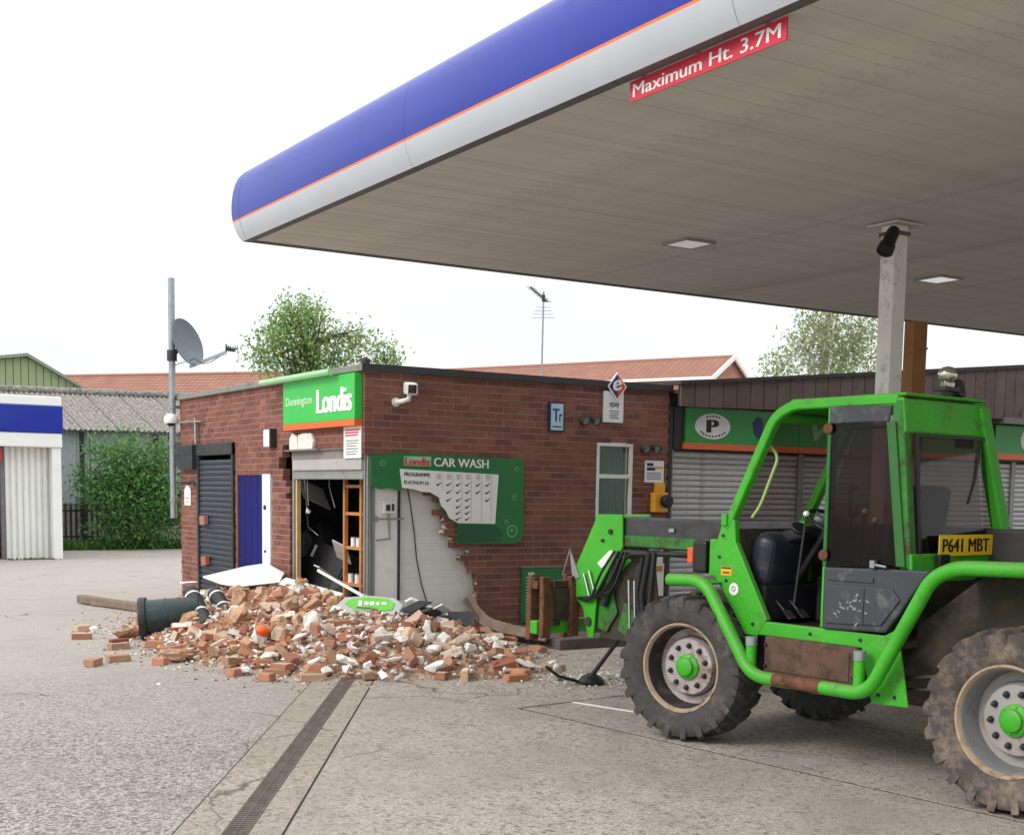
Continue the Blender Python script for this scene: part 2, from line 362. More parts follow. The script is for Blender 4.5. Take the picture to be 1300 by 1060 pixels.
g = MB(); g.quad((-250,-150,0), (300,-150,0), (300,400,0), (-250,400,0)); tag(g.build('ground', m_asphalt), kind='structure')
DD, NN = Vector((.516,.857,0)), Vector((.857,-.516,0))
def sw(s, w, z=0): p = DD*s+NN*w; return Vector((p.x, p.y, z))
def slab(pts, z=.008, mat_=None, name='concrete_slab'):
    m = MB(); m.prism([Vector((p[0], p[1], -.02)) for p in pts], (0,0,z+.02)); return tag(m.build(name, mat_ or m_concrete), kind='structure')
m_drainbed = ground_material('concrete_edge', L(150,142,130), L(180,171,158), L(162,152,138), 80, .6, stain=.4)
slab([sw(-6,-1.504), sw(12.6,-1.504), sw(12.6,-1.274), sw(-6,-1.274)], mat_=m_drainbed)
slab([sw(-6,-1.143), sw(12.6,-1.143), sw(12.6,-.98), sw(-6,-.98)], mat_=m_drainbed)
def seam3(y): return 5.34+(8.36-y)*.1095
a0, a1 = sw(-6,-.965), sw(11.4,-.965)
slab([(a0.x,a0.y), (seam3(-6),-6), (seam3(8.36),8.36), (4.98,9.2), (sw(10.3,-.965).x, sw(10.3,-.965).y)])
slab([(sw(10.33,-.965).x, sw(10.33,-.965).y), (5.0,9.22), (5.365,8.37), (10,8.9), (10,11.4), (a1.x,a1.y)])
slab([(seam3(-6)+.02,-6), (40,-6), (40,8.88), (10.02,8.88), (5.38,8.34)])
slab([(10.02,8.9), (40,8.9), (40,11.4), (10.02,11.4)])
# dark filled joints between the slabs
jm = MB()
for w in (-1.51, -.972): jm.quad(sw(-6,w-.006,.004), sw(-6,w+.006,.004), sw(12.6,w+.006,.004), sw(12.6,w-.006,.004))
sj = [(seam3(-6)+.01,-6),(5.35,8.355),(4.99,9.21),(sw(10.315,-.965).x,sw(10.315,-.965).y)]
for (xa,ya),(xb,yb) in zip(sj[:-1],sj[1:]): jm.quad((xa-.03,ya,.004),(xa+.03,ya,.004),(xb+.03,yb,.004),(xb-.03,yb,.004))
jm.quad((5.3,8.33,.0045),(40,8.85,.0045),(40,8.93,.0045),(5.3,8.40,.0045)); jm.quad((9.97,8.9,.005),(10.05,8.9,.005),(10.05,11.4,.005),(9.97,11.4,.005))
tag(jm.build('joint_filler', M('tar_joint', L(52,50,48), .8, bump=.2)), kind='structure')
# raised pavement along the shop wall
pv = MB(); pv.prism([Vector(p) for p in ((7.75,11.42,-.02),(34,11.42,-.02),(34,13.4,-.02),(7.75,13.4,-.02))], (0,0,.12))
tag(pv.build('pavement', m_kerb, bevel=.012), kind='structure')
kt = None
rk = random.Random(3)
x = 7.74
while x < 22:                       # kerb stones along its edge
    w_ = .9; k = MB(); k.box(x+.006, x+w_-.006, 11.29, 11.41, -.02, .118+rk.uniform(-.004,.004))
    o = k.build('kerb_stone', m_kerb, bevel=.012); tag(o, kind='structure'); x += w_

# linear drain
dr = thing('linear_drain', 'long rusty slotted drain running across the forecourt towards the rubble', 'drain', sw(3,-1.21))
dm = M('drain_iron', L(104,95,90), .75, metal=.3, var=.3, vscale=8, bump=.15, dirt=(L(104,84,66), .35, 9))
fr_ = MB()
for w in (-1.272, -1.156):
    fr_.prism([sw(-6,w,.0), sw(12.5,w,.0), sw(12.5,w+.012,.0), sw(-6,w+.012,.0)], (0,0,.011))
fr_.build('edge_rail', dm, dr)
bd = MB(); bd.quad(sw(-6,-1.27,.004), sw(-6,-1.145,.004), sw(12.5,-1.145,.004), sw(12.5,-1.27,.004)); bd.build('channel', M('drain_gap', L(30,28,27), .9), dr)
gm = MB()
for k in range(25): gm.prism([sw(.012+k*.04,-1.26,.004), sw(.012+k*.04+.026,-1.26,.004), sw(.012+k*.04+.026,-1.157,.004), sw(.012+k*.04,-1.157,.004)], (0,0,.006))
gm.prism([sw(0,-1.215,.004), sw(.99,-1.215,.004), sw(.99,-1.205,.004), sw(0,-1.205,.004)], (0,0,.0075))
gme = gm.mesh('grate', dm)
for k in range(-3, 12):
    o = link('grate', gme, dr); o.location = DD*k*1.0

# ------------------------------------------------------------------ canopy
CX0, CY1, CZ = 4.256, 11.40, 3.90
CXE, CY0 = 21.0, -5.0
can = thing('filling_station_canopy', 'large flat forecourt canopy with curved blue and white edge and grey boarded underside', 'canopy', (CX0,CY1,0))
m_blue = M('fascia_blue', L(16,42,152), .34, var=.06, vscale=1.2, bump=.05, bscale=1.6, coat=.12, spec=.4, dirt=(L(34,54,146), .12, 1.1))
m_fwhite = M('fascia_white', L(188,193,200), .45, var=.05, vscale=1.5, bump=.01)
m_forange = M('fascia_orange', L(232,120,58), .45, var=.04, bump=0)
m_soffit = M('soffit_board', L(208,203,197), .62, var=.1, vscale=2, bump=.03, rnd=.05, dirt=(L(168,164,160), .2, 1.6))
m_trim = M('soffit_trim', L(96,94,98), .6, bump=.03)
prof = [(0,0),(.022,.035),(.040,.075),(.055,.115),(.066,.165),(.068,.181),(.075,.235),(.0765,.30),(.073,.37),(.064,.44),(.049,.505),(.026,.56),(-.01,.602),(-.07,.625),(-.3,.64)]
pm = [0,0,0,0,1,2,2,2,2,2,2,2,2,2]
def fascia(p_of, a, b, name='fascia_panel', mitre_b=0):
    m = MB(); n = len(prof)
    vs = [p_of(a, o, CZ+z) for o, z in prof]+[p_of(b+mitre_b*o, o, CZ+z) for o, z in prof]
    for i in range(n-1): m.add([vs[i], vs[i+1], vs[n+i+1], vs[n+i]], [(0,1,2,3)], pm[i])
    return m.build(name, [m_fwhite, m_forange, m_blue], can, smooth=70)
def weld(o):
    bm = bmesh.new(); bm.from_mesh(o.data); bmesh.ops.remove_doubles(bm, verts=bm.verts, dist=.0005); bmesh.ops.recalc_face_normals(bm, faces=bm.faces[:])
    bm.to_mesh(o.data); bm.free(); o.data.polygons.foreach_set('use_smooth', [True]*len(o.data.polygons)); return o
P_A = lambda t, o, z: (CX0-o, t, z)          # left edge of the canopy, running towards the viewer
P_B = lambda t, o, z: (t, CY1+o, z)          # far edge
ys = [CY1-.11, 8.1, 4.8, 1.5, -1.8, -5.0]
weld(fascia(P_A, ys[0]+.004, CY1, 'corner_panel', 1))
for a, b in zip(ys[:-1], ys[1:]): weld(fascia(P_A, a-.0015, b+.0015))
for i in range(5): weld(fascia(lambda t,o,z: P_B(t,o,z), CX0+3.35*(i+1)-.004, CX0+3.35*i+(.004 if i else 0), mitre_b=0 if i else -1))
bk = MB(); bk.box(CX0+.05, CXE, CY0, CY1-.05, CZ+.045, CZ+.6); bk.build('roof_deck', m_trim, can)
tr_ = MB(); tr_.box(CX0-.002, CX0+.085, CY0, CY1, CZ+.004, CZ+.04); tr_.box(CX0+.086, CXE, CY1-.06, CY1, CZ+.004, CZ+.04); tr_.build('edge_trim', m_trim, can)
pw = .125; y = CY1-.07-pw; k = 0
pl = MB(); pl.box(0, CXE-CX0-.09, .0012, pw-.0012, 0, .022); pme = pl.mesh('soffit_board', m_soffit)
while y > CY0:
    o = link('soffit_board', pme, can); o.matrix_parent_inverse = Matrix(); o.location = (.088, y-CY1, CZ+.012+random.uniform(-.0015,.0015)); y -= pw
# column
c_ = MB(); c_.box(8.285, 8.345, 7.39, 7.53, 0, CZ); c_.box(8.345, 8.43, 7.43, 7.49, 0, CZ); c_.box(8.43, 8.445, 7.39, 7.53, 0, CZ)
colm = M('column_paint', L(242,240,234), .55, var=.08, vscale=3, bump=.03, dirt=(L(170,160,146), .18, 5))
c_ = MB(); c_.box(8.282, 8.432, 7.385, 7.535, 0, CZ+.01); c_.build('column', colm, can, bevel=.006)
c_ = MB(); c_.box(8.20, 8.52, 7.30, 7.62, CZ-.016, CZ+.004); c_.build('column_plate', m_soffit, can, bevel=.004)
c_ = MB(); c_.box(8.27, 8.447, 7.37, 7.55, CZ-.09, CZ-.06); c_.build('column_collar', m_trim, can)
# recessed lamps
def emit(name, col, st):
    m = bpy.data.materials.new(name); m.use_nodes = True; p = m.node_tree.nodes['Principled BSDF']
    p.inputs['Base Color'].default_value = col; p.inputs['Emission Color'].default_value = col; p.inputs['Emission Strength'].default_value = st; p.inputs['Roughness'].default_value = .3; return m
def lamp(x, y, st, lab):
    t = thing('canopy_light', lab, 'light', (x,y,CZ), 'recessed lamps in the canopy underside')
    m = MB(); w = .17
    for a in ((-w,-w+.02,-w,w),(w-.02,w,-w,w),(-w+.02,w-.02,-w,-w+.02),(-w+.02,w-.02,w-.02,w)): m.box(x+a[0],x+a[1],y+a[2],y+a[3],CZ-.012,CZ+.011)
    m.build('frame', m_grey, t)
    m = MB(); m.box(x-w+.021,x+w-.021,y-w+.021,y+w-.021,CZ-.006,CZ+.010); m.build('diffuser', emit('lamp_diffuser', (.9,.87,.85,1), st), t)
lamp(7.52, 9.06, .22, 'square recessed lamp in the canopy underside left of the column')
lamp(10.76, 9.0, .5, 'bright square recessed lamp in the canopy underside right of the column')
fl = thing('floodlight', 'small black cylindrical floodlight at the top of the canopy column', 'floodlight', (8.22,7.40,3.8))
m = MB(); fa = Vector((-.55,-.1,-.83)).normalized(); fo = Vector((8.24,7.36,3.84))
m.lathe([(0,.0),(0,.04),(.03,.052),(.16,.056),(.17,.066),(.235,.068),(.235,.055),(.225,.05),(.225,0)], fo, fa, 20); m.build('housing', m_black, fl, smooth=40)
m = MB(); m.tube([(8.285,7.42,3.80),(8.235,7.38,3.79)], .012); m.build('bracket', m_black, fl)
# height limit strip hanging under the edge
hs_ = thing('height_sign', 'red strip sign with white height limit lettering hanging under the canopy edge', 'sign', (4.35,5.2,3.84))
m = MB(); m.box(4.345, 4.352, 4.575, 5.765, 3.792, 3.898); m.build('board', m_red, hs_)
m = MB()
for yy in (4.7, 5.2, 5.65): m.box(4.353, 4.365, yy, yy+.03, 3.86, 3.915)
m.build('hanger', m_grey, hs_)
text('Maximum Ht. 3.7M', hs_, m_whitep, (4.345,5.735,3.812), (0,-1,0), 1.12, .068, .002, .012)
# brown post behind the column
bp_ = thing('brown_post', 'tall flat brown metal post standing behind the canopy column', 'post', (9.55,8.24,0))
m_brown = M('brown_paint', L(150,100,48), .6, var=.15, vscale=6, bump=.06, dirt=(L(92,62,36), .25, 5))
m = MB(); m.box(9.48,9.66,8.18,8.30,0,3.3); m.build('casing', m_brown, bp_, bevel=.006)
m = MB(); 
for z in (1.2,2.0,2.45,2.75,3.05): m.box(9.475,9.665,8.172,8.18,z,z+.02)
m.build('band', m_brown, bp_)
# ------------------------------------------------------------------ brick shop
BX, BY, BT = 6.22, 12.94, 3.05
shop = thing('shop_building', 'red brick flat roofed shop with its front corner smashed open', 'building', (BX,BY,0))
rb = random.Random(11)
def inside(poly, u, z):
    c = False; n = len(poly)
    for i in range(n):
        (x1,y1),(x2,y2) = poly[i], poly[(i+1)%n]
        if (y1 > z) != (y2 > z) and u < (x2-x1)*(z-y1)/(y2-y1)+x1: c = not c
    return c
CW, CH = .225, .075
def brick_cells(u0, u1, z0, z1, rects, polys):
    """stretcher courses as (course, ua, ub, z); rects cut cleanly, polys tear out whole bricks"""
    out = []; k = 0; z = z0
    while z+CH <= z1+.01:
        u = u0-(CW/2 if k%2 else 0)
        while u < u1:
            segs = [(max(u,u0), min(u+CW-.01,u1))]
            for (ra,rb_,rz0,rz1) in rects:
                if z+CH*.5 > rz0 and z+CH*.5 < rz1:
                    ns = []
                    for a,b in segs:
                        if b <= ra or a >= rb_: ns.append((a,b))
                        else:
                            if a < ra: ns.append((a,ra))
                            if b > rb_: ns.append((rb_,b))
                    segs = ns
            for a,b in segs:
                if b-a < .03: continue
                mid = ((a+b)/2, z+CH/2)
                if any(inside(p, *mid) for p in polys):
                    if not any(inside(p, b-.02, z+CH/2) for p in polys) and rb.random() < .65: a = mid[0]+rb.uniform(-.02,.06)
                    else: continue
                out.append((k,a,b,z))
            u += CW
        z += CH; k += 1
    return out
HOLE = [(6.0,-.1),(7.62,-.1),(7.61,.15),(7.60,.34),(7.67,.50),(7.72,.66),(7.58,.80),(7.60,.88),(7.46,1.0),(7.36,1.1),(7.24,1.4),(7.1,1.63),(6.9,1.78),(6.5,1.9),(6.40,2.06),(6.0,2.06)]
RCELLS = brick_cells(BX+.001, 10.50, .05, BT-.06, [(9.37,9.94,.85,2.315)], [HOLE])
LCELLS = brick_cells(BY, 19.36, .05, BT-.06, [(12.5,15.06,-.1,2.135),(15.66,16.94,-.1,1.885),(17.0,18.52,-.1,2.3)], [[(14.9,1.4),(15.12,1.5),(15.2,1.72),(15.36,1.86),(15.44,2.02),(15.36,2.2),(14.9,2.2)]])
# which bricks stand out most: those near the torn edge and the near corner
cand = []
for c in RCELLS:
    u = (c[1]+c[2])/2; d = min(abs(u-7.45) if c[3] < 1.9 else 9, 9); cand.append((min(d*1.0, (u-BX)*.9+.5+max(0,1.9-c[3])), 'R', c))
for c in LCELLS:
    u = (c[1]+c[2])/2; cand.append(((u-BY)*.55+.75, 'L', c))
cand.sort(key=lambda t: t[0]); single = {(t[1],)+t[2] for t in cand[:296]}
wallR = MB(); wallL = MB(); mort = MB()
brick_full = MB(); brick_full.box(-(CW-.01)/2,(CW-.01)/2,0,.1025,-.0325,.0325); brick_full = brick_full.mesh('brick', m_brick)
brick_cache = {}
def brick_mesh(w):
    k = round(w,3)
    if abs(k-(CW-.01)) < .002: return brick_full
    if k not in brick_cache:
        m = MB(); m.box(-w/2,w/2,0,.1025,-.0325,.0325); brick_cache[k] = m.mesh('brick', m_brick)
    return brick_cache[k]
rightwall = MB(); 
# backing mortar, row by row
def rows(cells):
    d = {}
    for k,a,b,z in cells: d.setdefault((k,z), []).append((a,b))
    for (k,z),l in d.items():
        l.sort(); runs = [list(l[0])]
        for a,b in l[1:]:
            if a-runs[-1][1] < .02: runs[-1][1] = b
            else: runs.append([a,b])
        yield z, runs
for z, runs in rows(RCELLS):
    for a,b in runs: mort.box(a+.004, b-.004, BY+.005, BY+.10, z-.003, z+CH-.003)
mortR = mort; mort = MB()
for z, runs in rows(LCELLS):
    for a,b in runs: mort.box(BX+.005, BX+.10, a+.004+(.1 if a < BY+.01 else 0), b-.004, z-.003, z+CH-.003)
wr = mortR.build('side_wall', m_mortar, shop); wl_ = mort.build('front_wall', m_mortar, shop)
for side, cells, par in (('R',RCELLS,wr),('L',LCELLS,wl_)):
    stuff = MB()
    for c in cells:
        k,a,b,z = c; mid, w = (a+b)/2, b-a; j = rb.uniform(-.003,.003)
        if side == 'L' and a < BY+.001: mid, w = (a+.104+b)/2, b-a-.104
        if w < .02: continue
        if (side,)+c in single:
            o = link('brick', brick_mesh(w), par)
            if side == 'R': o.location = (mid, BY+j, z+.0325)
            else: o.location = (BX+j, mid, z+.0325); o.rotation_euler = (0,0,-PI/2)
        elif side == 'R': stuff.box(mid-w/2, mid+w/2, BY+j, BY+.1, z, z+.065)
        else: stuff.box(BX+j, BX+.1, mid-w/2, mid+w/2, z, z+.065)
    tag(stuff.build('brickwork', m_brick, par), kind='stuff')
# plaster left hanging on some torn brick ends
tq = MB()
for z, runs in rows(RCELLS):
    if z < 1.6 and rb.random() < .55:
        a = [r for r in runs if r[0] > 6.9]
        if a:
            a = a[0][0]; hv, hf = hull(rb, 16, (rb.uniform(.03,.075), .05, rb.uniform(.03,.042))); tq.add([v+Vector((a+rb.uniform(-.03,.05), BY+.045, z+.033)) for v in hv], hf)
tag(tq.build('broken_plaster', m_plaster, shop), kind='stuff')
# roof and edge trim
m = MB(); m.box(BX+.02, 10.48, BY+.02, 19.3, BT-.12, BT-.04); m.build('flat_roof', m_lead, shop)
m = MB(); m.box(BX-.05, BX+.16, BY-.03, 19.42, BT-.075, BT+.0); m.build('front_roof_edge', m_lead, shop, bevel=.008)
m_felt = M('roof_felt', L(58,54,56), .7, var=.15, bump=.1)
m = MB(); m.box(BX-.05, 10.52, BY-.045, BY-.031, BT-.075, BT+.004); m.box(BX+.161, 10.52, BY-.03, BY+.16, BT-.075, BT-.001); m.build('side_roof_edge', m_felt, shop)
m = MB(); m.lathe([(0,0),(0,.05),(.05,.05),(.07,.02),(.07,0)], (BX+.02,BY+.02,BT+.004), (0,0,1), 10); m.build('corner_cap', m_felt, shop)
# inside: floor, far walls, ceiling
m = MB()
m.box(BX+.11, 9.9, BY+.9, 19.0, .0, .12)
m.box(BX+.11, 9.9, 18.9, 19.0, .12, 2.9); m.box(9.8, 9.9, BY+.9, 18.9, .12, 2.9); m.box(BX+.11, 9.8, BY+.12, 18.9, 2.55, 2.6)
m.box(8.0, 9.8, BY+.5, BY+.56, .12, 2.55)
m.build('interior', m_room, shop)
# concrete lintel and beam over the shop entrance
m = MB(); m.box(BX-.015, BX+.12, BY+.02, 15.10, 2.135, 2.145); m.box(BX+.02, BX+.2, BY-.0+.02, 15.05, 2.03, 2.134); m.build('lintel', m_lead, shop)
m = MB()
m.box(BX+.03, BX+.11, 12.99, 13.02, .0, 2.03); m.box(BX+.03, BX+.11, 15.0, 15.055, .35, 2.03); m.box(BX+.12, BX+.16, 13.0, 13.025, .0, 2.03)
m.build('shutter_guide', m_grey, shop)
gy = thing('steel_upright', 'thin grey steel guide standing at the missing corner below the poster', 'post', (6.3,12.96,0))
m = MB(); m.tube([(6.27,12.96,.1),(6.265,12.955,1.1),(6.27,12.96,2.06)], .012, 6); m.tube([(6.30,12.97,.1),(6.305,12.97,1.0),(6.295,12.97,2.06)], .009, 6); m.build('tube', m_grey, gy)

def slats(parent, mat_, p0, udir, width, z0, z1, pitch, nrm, name='slat'):
    """interlocking curved slats between z0 and z1"""
    u = Vector(udir); n_ = Vector(nrm); p0 = Vector(p0); m = MB()
    pf = [(0,.0),(.1,.006),(.3,.013),(.55,.014),(.8,.008),(.93,.0),(.93,-.01),(0,-.01)]
    N = len(pf); vs = []
    for e in (0,width): vs += [u*e+n_*d+Vector((0,0,t*pitch)) for t,d in pf]
    m.add(vs, [(i,(i+1)%N,N+(i+1)%N,N+i) for i in range(N)]+[tuple(range(N)), tuple(range(2*N-1,N-1,-1))])
    bm_ = m.mesh(name, mat_)
    bm = bmesh.new(); bm.from_mesh(bm_); bmesh.ops.recalc_face_normals(bm, faces=bm.faces[:]); bm.to_mesh(bm_); bm.free()
    k = 0
    while z0+(k+1)*pitch <= z1+1e-4:
        o = link(name, bm_, parent); o.location = p0+Vector((0,0,z0+k*pitch))+n_*rb.uniform(-.003,.002); o.rotation_euler = (0,rb.uniform(-.0012,.0012) if abs(u.x) > .5 else 0,rb.uniform(-.0015,.0015)); k += 1
# half raised shutter over the entrance
es = thing('entrance_shutter', 'pale grey roller shutter half raised over the black shop entrance', 'shutter', (BX+.05,14,1.9))
m = MB(); m.box(BX+.0, BX+.22, 13.03, 14.99, 1.90, 2.029); m.build('shutter_box', M('shutter_box', L(176,174,170), .5, var=.06, dirt=(L(130,124,118), .15, 3)), es, bevel=.01)
m = MB(); m.box(BX+.03, BX+.06, 13.03, 14.99, 1.85, 1.899); m.build('curtain', m_grey, es)
m = MB(); m.box(BX+.02, BX+.075, 13.03, 14.99, 1.795, 1.849); m.build('bottom_rail', m_grey, es, bevel=.008)
# dark roller shutter
ds = thing('dark_shutter', 'dark blue-grey closed roller shutter at the left end of the brick front', 'shutter', (BX,17.76,.4))
m_dshut = M('dark_shutter_paint', L(48,54,66), .45, var=.15, vscale=4, bump=.02, dirt=(L(90,84,80), .15, 4))
slats(ds, m_dshut, (BX-.005,18.44,0), (0,-1,0), 1.36, .12, 2.12, .075, (-1,0,0))
m = MB(); m.box(BX-.035,BX+.05,18.445,18.515,.1,2.295); m.box(BX-.035,BX+.05,17.005,17.075,.1,2.295); m.box(BX-.05,BX+.05,17.005,18.515,2.13,2.296); m.build('frame', m_dark, ds, bevel=.006)
# blue door with white frame post
bd_ = thing('blue_door', 'deep blue boarded door beside the dark roller shutter', 'door', (BX,16.4,.1))
m_bdoor = M('door_blue', L(6,16,98), .62, spec=.25, var=.1, vscale=3, bump=.04, dirt=(L(30,38,90), .12, 4))
m = MB(); m.box(BX+.03, BX+.08, 15.98, 16.90, .12, 1.86); m.build('leaf', m_bdoor, bd_, bevel=.004)
for k in range(4):
    m = MB(); m.box(BX+.018, BX+.03, 15.99+k*.228, 15.99+k*.228+.22, .13, 1.85); m.build('plank', m_bdoor, bd_, bevel=.003)
m = MB(); m.box(BX-.004, BX+.09, 16.902, 16.938, .1, 1.884); m.box(BX-.004, BX+.09, 15.66, 16.9, 1.861, 1.884); m.build('frame', M('door_frame', L(120,76,62), .7, var=.15), bd_)
m = MB(); m.box(BX-.012, BX+.085, 15.70, 15.975, .1, 1.86); m.build('side_panel', m_whitep, bd_, bevel=.006)
m = MB(); m.lathe([(0,0),(0,.03),(.015,.03),(.015,0)], (BX-.028,15.86,1.43), (1,0,0), 12); m.lathe([(0,0),(0,.016),(.02,.016),(.02,0)], (BX-.033,15.85,.86), (1,0,0), 10); m.build('lock', m_black, bd_)

# window of the side wall
wd = thing('shop_window', 'narrow white framed window in the shop side wall behind the green boom', 'window', (9.65,BY,1.5))
m = MB(); X0_,X1_,Z0_,Z1_ = 9.375,9.935,.86,2.31
m.box(X0_,X0_+.045,BY+.0,BY+.07,Z0_,Z1_); m.box(X1_-.045,X1_,BY+.0,BY+.07,Z0_,Z1_); m.box(X0_+.046,X1_-.046,BY+.0,BY+.07,Z1_-.05,Z1_); m.box(X0_+.046,X1_-.046,BY+.0,BY+.07,1.865,1.915); m.box(X0_+.046,X1_-.046,BY,BY+.07,Z0_,Z0_+.05)
m.build('window_frame', m_white, wd, bevel=.004)
m = MB(); m.box(X0_-.03,X1_+.03,BY-.05,BY+.02,Z0_-.045,Z0_-.002); m.build('sill', m_white, wd, bevel=.004)
m = MB(); m.box(X0_+.046,X1_-.046,BY+.035,BY+.042,1.916,Z1_-.051); m.build('pane', m_glass, wd)
m = MB(); m.box(X0_+.046,X1_-.046,BY+.035,BY+.042,Z0_+.051,1.864); m.build('pane', m_glass, wd)
m = MB(); cpts = [(9.40+k*.0255, BY+.12+(.016 if k%2 else 0)) for k in range(21)]
for (xa,ya),(xb,yb_) in zip(cpts[:-1], cpts[1:]): m.quad((xa,ya,.88),(xb,yb_,.88),(xb,yb_,2.30),(xa,ya,2.30))
m.build('net_curtain', m_net, wd)

# white linings seen through the hole
m_board = M('lining_board', L(240,240,236), .75, var=.06, vscale=2, bump=.05, dirt=(L(206,198,184), .16, 2))
lp = thing('lining_panel', 'tall plain white lining panel standing left in the broken side wall', 'panel', (6.48,13.05,0))
m = MB(); m.box(6.33,6.675,13.02,13.05,.05,2.03); m.build('sheet', m_board, lp, bevel=.003)
m = MB(); m.box(6.676,6.70,13.0,13.05,.05,2.03); m.build('batten', M('batten', L(62,60,66), .7), lp)
lq = thing('plank_lining', 'wide white lining of narrow horizontal boards in the broken side wall', 'panel', (7.2,13.12,0))
for k in range(25):
    m = MB(); zz = .04+k*.08; m.box(6.74,7.85,13.10+rb.uniform(-.002,.002),13.118,zz,zz+.0788); m.build('board', m_board, lq)
m = MB(); m.box(6.74,7.85,13.119,13.14,.04,2.04); m.build('backing', m_plaster, lq)
mb = thing('meter_box', 'small pale meter box with pipework on the white lining panel', 'meter', (6.5,13,1.45))
m = MB(); m.box(6.47,6.63,12.96,13.019,1.42,1.56); m.build('case', m_white, mb, bevel=.006)
m = MB(); m.box(6.50,6.55,12.953,12.96,1.45,1.52); m.box(6.57,6.60,12.953,12.96,1.45,1.53); m.build('dial', m_dark, mb)
m = MB(); m.tube([(6.55,13.0,1.42),(6.55,12.99,1.28),(6.56,12.99,1.14),(6.40,12.99,1.12)], .012, 8); m.tube([(6.36,13.0,1.36),(6.45,12.99,1.36),(6.74,12.99,1.36)], .010, 8); m.box(6.36,6.41,12.985,13.019,1.33,1.39); m.build('pipe', m_grey, mb, smooth=50)
cb = thing('loose_cable', 'thin dark cable hanging down the white boards inside the hole', 'cable', (6.95,13.05,1))
m = MB(); m.tube([(6.82,13.08,1.75),(6.86,13.075,1.55),(6.92,13.08,1.2),(6.95,13.075,.9),(7.02,13.08,.6),(7.12,13.07,.3)], .007, 6); m.build('strand', m_dark, cb)

# things inside the dark entrance
rack = thing('shelf_rack', 'orange timber rack with stock standing inside the shop entrance', 'rack', (6.75,13.6,.1))
m = MB()
for y in (13.50,13.95):
    for x in (6.45,6.85): m.box(x,x+.045,y,y+.045,.12,1.82)
m.build('upright', m_wood, rack)
for z in (.55,.98,1.38,1.7):
    m = MB(); m.box(6.46,6.89,13.48,13.99,z,z+.035); m.build('shelf', m_wood, rack)
for z, n in ((.585,5),(1.015,6),(.25,4)):
    for k in range(n):
        t = thing('tin_can', 'small pale tin standing on the timber rack in the dark entrance', 'can', (6.50,13.37+.05*k,z), 'tins on the timber rack')
        m = MB(); xx = 6.43+(k%2)*.05+.09; yy = 13.56+.36*k/max(1,n-1); r = .032; zb = z if z > .3 else .12
        m.lathe([(0,0),(0,r),(.1,r),(.1,0)], (xx,yy,zb), (0,0,1), 12); m.build('body', m_paper if k%3 else m_grey, t, smooth=40)
        m = MB(); m.lathe([(0,0),(.0,r+.002),(.006,r+.002),(.006,0)], (xx,yy,zb+.1005), (0,0,1), 12); m.build('lid', m_galv, t)
m_blackbag = M('black_goods', L(50,50,56), .5, var=.25, bump=.12, bscale=14)
fz = thing('toppled_cabinet', 'black cabinet tipped over just inside the dark entrance', 'cabinet', (7.0,14.3,.4))
m = MB(); R = Euler((.30,.32,.35)).to_matrix(); m.obox((6.85,15.1,.50), (.6,.75,.80), R); m.build('carcass', m_blackbag, fz, bevel=.02)
m = MB(); m.obox(Vector((6.85,15.1,.50))+R@Vector((-.31,0,0)), (.02,.70,.74), R); m.build('door', m_cloth, fz, bevel=.008)
m = MB(); m.obox(Vector((6.85,15.1,.50))+R@Vector((-.326,.25,.25)), (.012,.04,.16), R); m.build('label_plate', m_white, fz)
sk = thing('stock_pile', 'heap of black sacks and boxes in the left half of the entrance', 'sacks', (6.9,14.7,.1))
for k,(x,y,z,sx,sy,sz) in enumerate(((6.75,16.1,.55,.3,.36,.46),(7.2,16.2,.8,.36,.4,.6),(6.65,14.45,.35,.24,.26,.28),(7.9,15.9,1.0,.5,.6,.7),(6.7,15.7,.95,.16,.2,.22))):
    vs, fs = hull(rb, 26, (sx,sy,sz)); m = MB(); m.add([Vector(v)+Vector((x,y,z)) for v in vs], fs); m.build('sack', m_blackbag, sk)
hg = thing('hanging_cable', 'white flex dangling inside the left edge of the entrance', 'cable', (6.35,14.8,1.6))
m = MB(); m.tube([(6.36,14.82,2.0),(6.35,14.82,1.7),(6.36,14.81,1.47)], .006, 6); m.build('flex', m_grey, hg)
vs, fs = hull(rb,14,(.04,.04,.06)); m = MB(); m.add([v+Vector((6.36,14.81,1.41)) for v in vs], fs); m.build('plug', m_whitep, hg)
m_tilew = M('ceiling_tile_white', L(206,204,198), .85, var=.08, bump=.1, dirt=(L(150,140,128), .2, 6))
for k,(x,y,z,sx,sy,rx,ry,rz,lab) in enumerate(((6.75,15.55,1.62,.5,.35,.9,.3,.4,'fallen white ceiling tile hanging at a slant high inside the dark entrance'),(6.6,14.35,.92,.34,.22,.5,.7,.9,'broken white ceiling tile lying in front of the timber rack'),(6.55,14.75,.66,.30,.12,.2,.5,.3,'narrow pale offcut lying on the black sacks'))):
    m = MB(); m.obox((x,y,z), (sx,sy,.015), Euler((rx,ry,rz)).to_matrix()); tag(m.build('ceiling_tile', m_tilew), lab, 'tile')
for k,(pts_,lab) in enumerate((([(6.5,15.3,2.02),(6.52,15.25,1.5),(6.48,15.1,1.2),(6.55,14.95,1.1)],'grey wire hanging in a curve inside the middle of the entrance'),([(6.7,15.0,2.5),(6.68,14.9,1.7),(6.72,14.82,1.45)],'pale wire dangling behind the raised shutter'))):
    m = MB(); m.tube(pts_, .008, 5); tag(m.build('hanging_wire', m_galv), lab, 'wire')
tp = thing('timber_post', 'pale yellow timber post at the left jamb of the entrance', 'post', (6.3,14.97,.3))
m = MB(); m.box(6.26,6.31,14.93,14.975,.2,1.98); m.build('baulk', M('pale_timber', L(196,172,112), .7, var=.15, vscale=9), tp)

